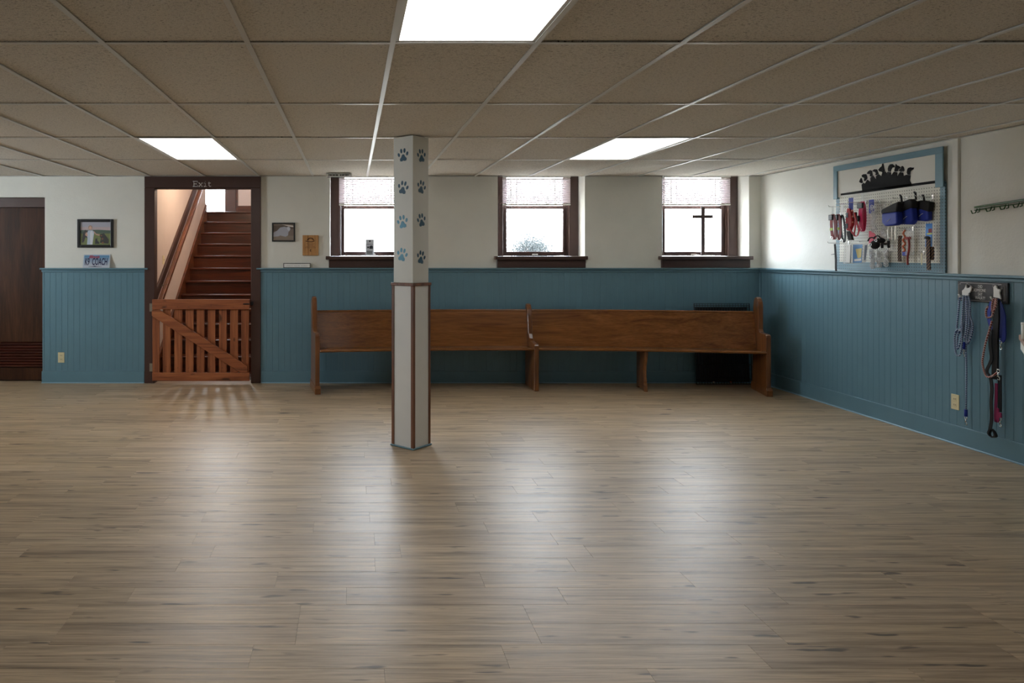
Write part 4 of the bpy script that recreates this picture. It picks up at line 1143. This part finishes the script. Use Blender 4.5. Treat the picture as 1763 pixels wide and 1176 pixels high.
chain('chain_collar', 800, 790, 800, 1030, 24, 30, .05, M['silver'], 'silver chain collar bundle just left of the pegboard middle, low', 4)
chain('chain_collar', 905, 780, 905, 1010, 24, 30, .05, M['silver'], 'silver chain collar bundle below the black muzzles', 5)
q = rp(c1(685,95), .08); tag(obj('hang_card', MB().box(q.x-.003, q.x, q.y-.03, q.y+.03, q.z-.06, q.z+.06), M['royal'], None, .001), 'small blue hang card above the upper silver chain', 'card')
pts = [rp(c1(*p), .08) for p in ((648,475),(700,480),(765,555),(755,620),(700,700),(645,690))]
tag(obj('pink_card', MB().prism(pts, (-.004, 0, 0)), M['pinkcard'], None, .001), 'pink product card beside the black muzzles', 'card')
# black muzzles
def muzzle(x, y, rx, ry, label, out=.09):
    c = rp(c1(x, y), out); s_ = c.y/FPX/9.047
    t_ = thing('dog_muzzle', (c.x, c.y, c.z - ry*s_), label, 'muzzle', 'black muzzles on the pegboard')
    n = 10
    obj('cup', MB().ball((c.x, c.y, c.z), .035, rx*s_*1.5, ry*s_, 12, 6), M['black_web'], t_)
    obj('strap', MB().tube([(c.x-.03, c.y + rx*s_*1.4*math.cos(q), c.z + ry*s_*.8 + ry*s_*.8*math.sin(q)) for q in [PI*i/8 for i in range(9)]], .006, 5), M['black_web'], t_)
    obj('ring', MB().tube([(c.x-.04, c.y+.012*math.cos(2*PI*i/10), c.z+.012*math.sin(2*PI*i/10)) for i in range(10)], .0025, 5, True), M['steel'], t_)
muzzle(738, 690, 52, 70, 'large black muzzle on the pegboard beside the pink card')
muzzle(825, 625, 45, 45, 'smaller black muzzle right of the large one')
t_ = thing('dog_muzzle', rp(c1(930,690), .06), 'black H shaped strap harness right of the two muzzles', 'muzzle', 'black muzzles on the pegboard')
for a, b in (((865,640),(850,740)), ((950,630),(955,740)), ((860,680),(955,680))):
    qa, qb = rp(c1(*a), .07), rp(c1(*b), .07)
    obj('strap', MB().tube([qa, (qa+qb)/2 + Vector((-.006, 0, 0)), qb], .011, 6), M['black_web'], t_)
# plastic bags with leaflets
def bag(pts, out, label, inner, strip):
    q = [rp(c1(*p), out) for p in pts]; ctr = sum(q, Vector())/len(q)
    t_ = thing('treat_bag', (ctr.x, ctr.y, min(p.z for p in q)), label, 'bag', 'clear bags on the pegboard')
    obj('clear_sleeve', MB().prism(q, (-.006, 0, 0)), M['clear'], t_, .002)
    for k_, (nm, ip, m_) in enumerate(inner):
        obj(nm, MB().prism([rp(c1(*p), out) + Vector((-.0065 - .0012*k_, 0, 0)) for p in ip], (-.001, 0, 0)), m_, t_)
    return t_
bag([(270,680),(400,670),(395,985),(245,990)], .16, 'leftmost clear plastic bag with white paper inside', [('white_paper', [(330,690),(370,680),(355,970),(295,965)], M['white']), ('dark_edge', [(370,690),(384,690),(378,975),(362,975)], M['black'])], 0)
bag([(392,675),(570,670),(552,975),(385,985)], .14, 'clear plastic bag with a blue and yellow printed label', [('blue_label', [(405,690),(555,685),(540,970),(400,975)], M['print_blue']), ('yellow_picture', [(450,760),(545,745),(535,890),(480,900)], M['print_yellow']), ('pale_band', [(430,915),(538,905),(536,940),(430,950)], M['white'])], 0)
bag([(575,670),(640,660),(600,960),(560,975)], .10, 'crumpled grey plastic bag behind the printed bag', [('grey_label', [(590,700),(630,690),(600,930),(575,930)], plain('grey_label', srgb(90, 96, 108), .5))], 0)
# black strap at far left
t_ = thing('hanging_strap', rp(c1(120,1100), .19), 'long thin black strap hanging left of the pegboard edge', 'strap')
obj('strap_band', MB().ribbon([rp(c1(*p), .19) for p in ((112,680),(120,800),(128,930),(128,1060),(132,1105))], (0, .020, 0), (.006, 0, 0)), M['black_web'], t_)
q = rp(c1(90,845), .2); obj('side_loop', MB().tube([q + Vector((0, .03, .0)), q + Vector((0, 0, .004)), q + Vector((0, -.03, .008))], .003, 5), M['black'], t_)
# blue and black treat pouches
def pouch(body, top, out, th, label, clip):
    pb = [rp(c2(*p), out) for p in body]; pt = [rp(c2(*p), out) for p in top]
    c = sum(pb, Vector())/len(pb)
    t_ = thing('treat_pouch', (c.x, c.y, min(p.z for p in pb)), label, 'pouch', 'blue and black treat pouches')
    obj('pouch_body', MB().prism(pb, (-th, 0, 0)), M['royal'], t_, .012, 3)
    obj('black_collar', MB().prism(pt, (-th*1.06, 0, 0)), M['black_web'], t_, .008, 2)
    q = rp(c2(*clip), out + th/2)
    obj('belt_clip', MB().tube([q + Vector((0, -.006, -.03)), q + Vector((0, .0, .02)), q + Vector((0, .014, .035))], .008, 6), M['black'], t_)
    lg = sum(pb, Vector())/len(pb) + Vector((-th-.001, 0, .0))
    obj('logo_mark', MB().tube([lg + Vector((-.001, .02, -.01)), lg + Vector((-.001, 0, .004)), lg + Vector((-.001, -.02, .012))], .0018, 4), M['white'], t_)
pouch([(610,290),(780,240),(782,430),(735,448),(610,440)], [(600,200),(690,185),(808,205),(790,330),(700,300),(610,320)], .025, .045, 'rightmost blue and black treat pouch, half in shadow', (665,170))
pouch([(395,345),(585,270),(600,440),(570,490),(400,485)], [(385,230),(560,165),(600,200),(592,280),(395,350)], .085, .05, 'front blue treat pouch with a white mark in the middle of the three', (560,130))
pouch([(210,350),(400,325),(410,480),(370,500),(250,510),(212,470)], [(212,300),(360,225),(430,195),(400,330),(208,352)], .150, .055, 'leftmost blue treat pouch with a black top', (380,170))
# orange rope leash and cards
pts = [(430,560),(405,600),(425,650),(400,690),(430,730),(398,770),(425,810),(405,830)]
t_ = thing('rope_leash', rp(c2(420,830), .08), 'knotted orange rope leash on a clear card on the pegboard', 'leash')
obj('rope', MB().tube(spline([rp(c2(*p), .08) for p in pts], 5), .007, 6), M['orange'], t_)
obj('rope', MB().tube(spline([rp(c2(*p), .08) for p in ((470,660),(480,740),(475,820),(460,900),(462,1000))], 5), .008, 6), M['darkred'], t_)
q = rp(c2(480,600), .07); obj('clear_card', MB().box(q.x-.002, q.x, q.y-.05, q.y+.04, q.z-.18, q.z+.04), M['clear'], t_)
q = rp(c2(460,662), .08); obj('red_band', MB().box(q.x-.003, q.x, q.y-.035, q.y+.035, q.z-.01, q.z+.01), M['darkred'], t_)
q = rp(c2(425,855), .06); obj('blue_patch', MB().box(q.x-.003, q.x, q.y-.025, q.y+.025, q.z-.02, q.z+.02), M['royal'], t_)
strap('leopard_collar', [c2(365,630), c2(360,740), c2(358,860), c2(362,960)], .06, .035, M['leopard'], 'dark patterned collar strap left of the orange leash', 'collar')
q = rp(c2(735,650), .09)
t_ = thing('carded_leash', (q.x, q.y, q.z-.3), 'blue product card with a spotted black leash hanging from it', 'leash')
B = lambda x, y, o=.09: rp(c2(x, y), o)
obj('blue_card', MB().prism([B(695,480), B(775,475), B(772,770), B(690,775)], (-.004, 0, 0)), M['cardblue'], t_)
obj('yellow_band', MB().prism([B(705,600,.0945), B(770,595,.0945), B(770,612,.0945), B(705,617,.0945)], (-.001, 0, 0)), M['lime'], t_)
obj('card_picture', MB().prism([B(725,545,.0945), B(768,540,.0945), B(768,590,.0945), B(725,595,.0945)], (-.001, 0, 0)), M['darkred'], t_)
obj('spotted_strap', MB().ribbon([B(722,650,.11), B(722,800,.11), B(725,960,.11), B(730,1065,.11)], (0, .036, 0), (.006, 0, 0)), M['leopard'], t_)
obj('spotted_strap', MB().ribbon([B(770,770,.10), B(775,860,.10), B(770,940,.10)], (0, .030, 0), (.006, 0, 0)), M['leopard'], t_)
obj('handle', MB().ball(B(705,655,.12), .012, .03, .012, 8, 5), M['black'], t_)
# slim steel tools
for (x, y0_, y1_, lab) in ((215, 480, 675, 'leftmost thin steel rod under the blue pouches'), (262, 520, 680, 'second thin steel rod under the blue pouches'), (305, 510, 685, 'third thin steel rod under the blue pouches'), (640, 850, 1000, 'pale slim comb on the bare lower hook')):
    tag(obj('grooming_tool', MB().box(*sorted((B(x, y0_, .07).x-.003, B(x, y0_, .07).x)), *sorted((B(x-7, y0_, .07).y, B(x+7, y0_, .07).y)), B(x, y1_, .07).z, B(x, y0_, .07).z), M['brass'] if x < 600 else M['cream'], None, .002), lab, 'tool', 'slim tools on the pegboard')

# ------------------------------------------------------------------ green hook rack
ga, gb = R(1677, 357.5, .02), R(1790, 341, .02)
t_ = thing('hook_rack', (XR-.02, (ga.y+gb.y)/2, ga.z), 'dark green metal hook rack high on the right wall', 'hook rack')
def gp(f_, dz=0.0, out=.0): return Vector((XR - .012 - out, ga.y + (gb.y-ga.y)*f_, ga.z + (gb.z-ga.z)*f_ + dz))
obj('rail', MB().prism([gp(0, -.006), gp(0, .010), gp(1, .012), gp(1, -.006)], (-.010, 0, 0)), M['green'], t_, .002)
obj('lower_rod', MB().tube([gp(0, -.02, .004), gp(.35, -.016, .004), gp(.7, -.018, .004), gp(1, -.016, .004)], .004, 6), M['green'], t_)
for f_ in (.06, .30, .52, .72, .93):
    c = gp(f_, -.012, .012)
    obj('hook', MB().tube([c, c + Vector((-.012, 0, -.03)), c + Vector((-.035, 0, -.035)), c + Vector((-.045, 0, -.012))], .004, 6), M['green'], t_)
    obj('hook', MB().tube([c + Vector((0, -.02, 0)), c + Vector((-.010, -.03, -.025)), c + Vector((-.028, -.034, -.03))], .0035, 6), M['green'], t_)

# ------------------------------------------------------------------ leash sign on the right wall
so2 = .016
lsn = thing('leash_sign', R(1695, 520, so2), 'black wall sign reading DID SOMEONE SAY WALK with two white dog hooks', 'sign')
A_, B_ = R(1651.5, 500, so2).y, R(1738.5, 500, so2).y
zt_, zb_ = R(1651.5, 483.8, so2).z, R(1651.5, 517.5, so2).z
obj('sign_board', MB().box(XR-so2-.014, XR-so2, B_, A_, zb_, zt_), M['black'], lsn, .003)
xf = XR - so2 - .0145
def ls(u, v, o=0): return Vector((xf - o, A_ + (B_-A_)*u, zt_ + (zb_-zt_)*v))
m_ = MB()
for pth in ([(.07,.07),(.90,.07),(.90,.15),(.95,.15),(.95,.85),(.90,.85),(.90,.93),(.07,.93),(.07,.85),(.025,.85),(.025,.15),(.07,.15)],):
    m_.tube([ls(u, v) for u, v in pth], .0013, 4, True)
obj('border_line', m_, M['letter'], lsn)
m_ = MB()
for s_, u, v in (('DID', .475, .235), ('SOMEONE', .465, .42), ('SAY', .475, .61), ('WALK???', .475, .79)):
    text_into(m_, s_, ls(u, v), (0, -1, 0), (0, 0, 1), .031, (-1, 0, 0), .0010, sx=.70)
obj('sign_lettering', m_, M['white'], lsn, label='white lettering DID SOMEONE SAY WALK???')
def c3(x, y): return (1620 + x/7.84, 470 + y/7.84)
def s3(x, y, o=.032): return R(*c3(x, y), o)
obj('dog_hook', MB().prism([s3(*p) for p in ((300,295),(298,240),(325,215),(340,190),(350,150),(365,205),(395,200),(415,170),(428,200),(420,240),(405,268),(390,270),(390,300),(340,310))], (-.010, 0, 0)), M['white'], lsn, .002)
obj('dog_hook', MB().prism([s3(*p) for p in ((722,325),(725,265),(722,190),(745,165),(765,170),(770,200),(790,222),(805,215),(820,222),(815,250),(805,270),(815,300),(828,358),(800,342),(760,332))], (-.010, 0, 0)), M['white'], lsn, .002)
m_ = MB()
for pth in ([(335,222),(342,150),(352,146),(400,168),(428,196)], [(428,196),(452,212),(446,236),(420,248)], [(735,165),(700,162),(698,190),(722,205)], [(770,168),(822,162),(825,215),(812,222)]):
    m_.tube([s3(x, y, .034) for x, y in pth], .0014, 4)
obj('ear_outline', m_, M['letter'], lsn)
for x, y in ((280, 310), (712, 345)):
    q = s3(x, y, .04); obj('peg', MB().tube([q + Vector((.02, -.02, 0)), q + Vector((-.03, -.02, -.004)), q + Vector((-.04, -.02, .014))], .006, 6), M['white'], lsn)

# blue rope leash
t_ = thing('rope_leash', s3(300, 900, .05), 'coiled blue and white rope leash hanging from the left dog hook', 'leash')
RB = .0065
def loop(pts, out, nm='rope_loop'): obj(nm, MB().tube(spline([s3(x, y, out) for x, y in pts], 6), RB, 6), M['rope_blue'], t_)
loop([(275,305),(250,360),(240,480),(222,640),(215,760),(235,820),(262,760),(282,620),(300,450),(300,310)], .055)
loop([(310,300),(300,420),(290,560),(285,700),(300,840),(325,860),(345,740),(350,560),(345,400),(335,305)], .065)
loop([(340,305),(335,420),(325,600),(310,760),(325,880),(355,960),(385,880),(400,740),(385,520),(365,320)], .050)
loop([(370,305),(395,420),(390,560),(420,660),(432,720),(415,830),(375,930),(350,880),(380,700),(370,520),(355,330)], .060)
loop([(270,760),(215,770),(188,840),(185,960),(200,1080),(232,1118),(265,1085),(280,960),(285,820),(265,760),(225,850),(215,1010),(240,1000),(275,860)], .072, 'rope_coil')
tl0 = R(1662, 590, .05); 
obj('rope_tail', MB().tube([R(1663, 592, .05), R(1664, 640, .05), R(1663.5, 680, .05), R(1663, 706, .05)], RB*.9, 6), M['rope_blue'], t_)
obj('blue_sleeve', MB().cyl(R(1663, 705, .05), R(1663, 717, .05), .011, 8), M['royal'], t_)
obj('blue_sleeve', MB().cyl(R(1659.5, 589, .06), R(1659.5, 601, .06), .010, 8), M['royal'], t_)
def snap(a, out, par, s_=1.0):
    c = R(*a, out)
    m_ = MB().tube([c + Vector((0, .010*math.cos(2*PI*i/10), .012*math.sin(2*PI*i/10)-.008))*s_ for i in range(10)], .0032*s_, 5, True)
    m_.cyl(c + Vector((0, 0, -.02*s_)), c + Vector((0, .003, -.045*s_)), .005*s_, 6)
    m_.tube([c + Vector((0, .0, -.04))*s_, c + Vector((0, -.010, -.05))*s_, c + Vector((0, -.008, -.064))*s_, c + Vector((0, .006, -.06))*s_], .0032*s_, 5)
    obj('snap_clip', m_, M['steel'], par)
snap((1663, 717, ), .05, t_); snap((1659.5, 602), .06, t_, .8)

def c4(x, y): return (1630 + x/5.6, 560 + y/5.6)
# red and white rope leash
t_ = thing('rope_leash', s3(640, 900, .07), 'red and white rope leash looping down from the right dog hook', 'leash')
obj('rope', MB().tube(spline([s3(715,340,.104), s3(690,430,.110), s3(700,530,.110), s3(745,430,.110), s3(745,350,.110), s3(700,560,.110), s3(660,600,.104), s3(615,590,.104), s3(610,510,.104), s3(635,450,.104)], 6), .0065, 6), M['rope_red'], t_)
obj('rope', MB().tube(spline([s3(690,650,.104), s3(650,790,.104), s3(600,960,.104), R(*c4(352,290), .104), R(*c4(345,370), .104), R(*c4(375,480), .104), R(*c4(410,500), .104), R(*c4(455,480), .104), R(*c4(485,455), .104)], 6), .0065, 6), M['rope_red'], t_)
snap(c4(497,430), .106, t_, 1.1)
# royal blue leash
t_ = thing('webbing_leash', s3(780, 900, .06), 'royal blue webbing leash on the right dog hook', 'leash')
obj('strap', MB().ribbon(spline([s3(690,390,.048), s3(655,500,.048), s3(650,620,.048), s3(690,760,.048), s3(750,890,.048), s3(810,930,.048), s3(850,860,.048), s3(850,700,.048), s3(845,560,.048), s3(800,420,.048), s3(760,350,.048)], 5), (0, .030, .008), (.005, 0, 0)), M['royal'], t_)
obj('strap', MB().ribbon(spline([s3(770,380,.042), s3(800,560,.042), s3(800,760,.042), s3(800,880,.042)], 5), (0, .035, 0), (.005, 0, 0)), M['royal'], t_)
snap(c3(808, 925), .052, t_, .9)
# black leash
t_ = thing('webbing_leash', R(*c4(440,1060), .086), 'long black webbing leash with a looped handle, lowest on the wall', 'leash')
obj('strap', MB().ribbon([s3(745,360,.07), s3(750,600,.07), s3(735,900,.07), R(*c4(470,300), .070), R(*c4(465,520), .070)], (0, .044, 0), (.012, 0, 0)), M['black_web'], t_)
obj('strap', MB().ribbon(spline([s3(670,760,.086), R(*c4(420,200), .086), R(*c4(430,330), .086), R(*c4(385,440), .086), R(*c4(420,500), .086), R(*c4(435,620), .086), R(*c4(428,740), .086), R(*c4(432,900), .086), R(*c4(415,1020), .086)], 4), (0, .024, 0), (.005, 0, 0)), M['black_web'], t_)
obj('handle_loop', MB().ribbon(spline([R(*c4(425,1000), .086), R(*c4(408,1045), .086), R(*c4(435,1078), .086), R(*c4(470,1070), .086), R(*c4(460,1030), .086), R(*c4(440,1005), .086)], 5), (0, .012, .006), (.02, 0, 0)), M['black_web'], t_)
obj('strap', MB().ribbon([R(*c4(510,480), .048), R(*c4(512,640), .048), R(*c4(512,835), .048)], (0, .028, 0), (.005, 0, 0)), M['black_web'], t_)
# magenta leash end
t_ = thing('webbing_leash', R(*c4(480,930), .068), 'short magenta leash end with a snap clip behind the black leash', 'leash')
obj('strap', MB().ribbon(spline([R(*c4(478,560), .068), R(*c4(475,720), .068), R(*c4(470,880), .068), R(*c4(478,935), .068), R(*c4(495,900), .068), R(*c4(490,800), .068)], 5), (0, .020, 0), (.006, 0, 0)), M['magenta'], t_)
obj('clip_sleeve', MB().ribbon([R(*c4(513,842), .068), R(*c4(514,890), .068)], (0, .022, 0), (.008, 0, 0)), M['magenta'], t_)
snap(c4(515,892), .06, t_)

# ------------------------------------------------------------------ counter at the right edge
ct = thing('corner_counter', (4.1, 3.6, 0), 'blue counter with a wooden top at the right edge of the picture', 'counter')
top = [(4.02, 4.29), (4.57, 4.29), (4.57, 2.6), (3.9, 2.6), (3.30, 3.45)]
def inset(d): return [(4.02+d*.4, 4.29-d), (4.57, 4.29-d), (4.57, 2.6+d), (3.9+d*.8, 2.6+d), (3.30+d*1.35, 3.45)]
obj('counter_top', MB().prism([(x, y, .935) for x, y in top], (0, 0, .028)), M['counter_top'], ct, .002)
obj('top_edge', MB().prism([(x, y, .875) for x, y in inset(.008)], (0, 0, .059)), M['column'], ct, .003)
obj('counter_body', MB().prism([(x, y, .10) for x, y in inset(.075)], (0, 0, .774)), M['blue'], ct)
obj('counter_base', MB().prism([(x, y, .001) for x, y in inset(.045)], (0, 0, .098)), M['blue'], ct, .004)
q = P(1764.5, 578, 4.05)
t_ = thing('counter_canister', (q.x, 4.05, .9636), 'pale canister standing on the corner counter', 'canister')
obj('canister_body', MB().cyl((q.x, 4.05, .9636), (q.x, 4.05, 1.045), .016, 14), M['column'], t_)
obj('canister_lid', MB().cyl((q.x, 4.05, 1.0455), (q.x, 4.05, 1.058), .017, 14), M['white'], t_)
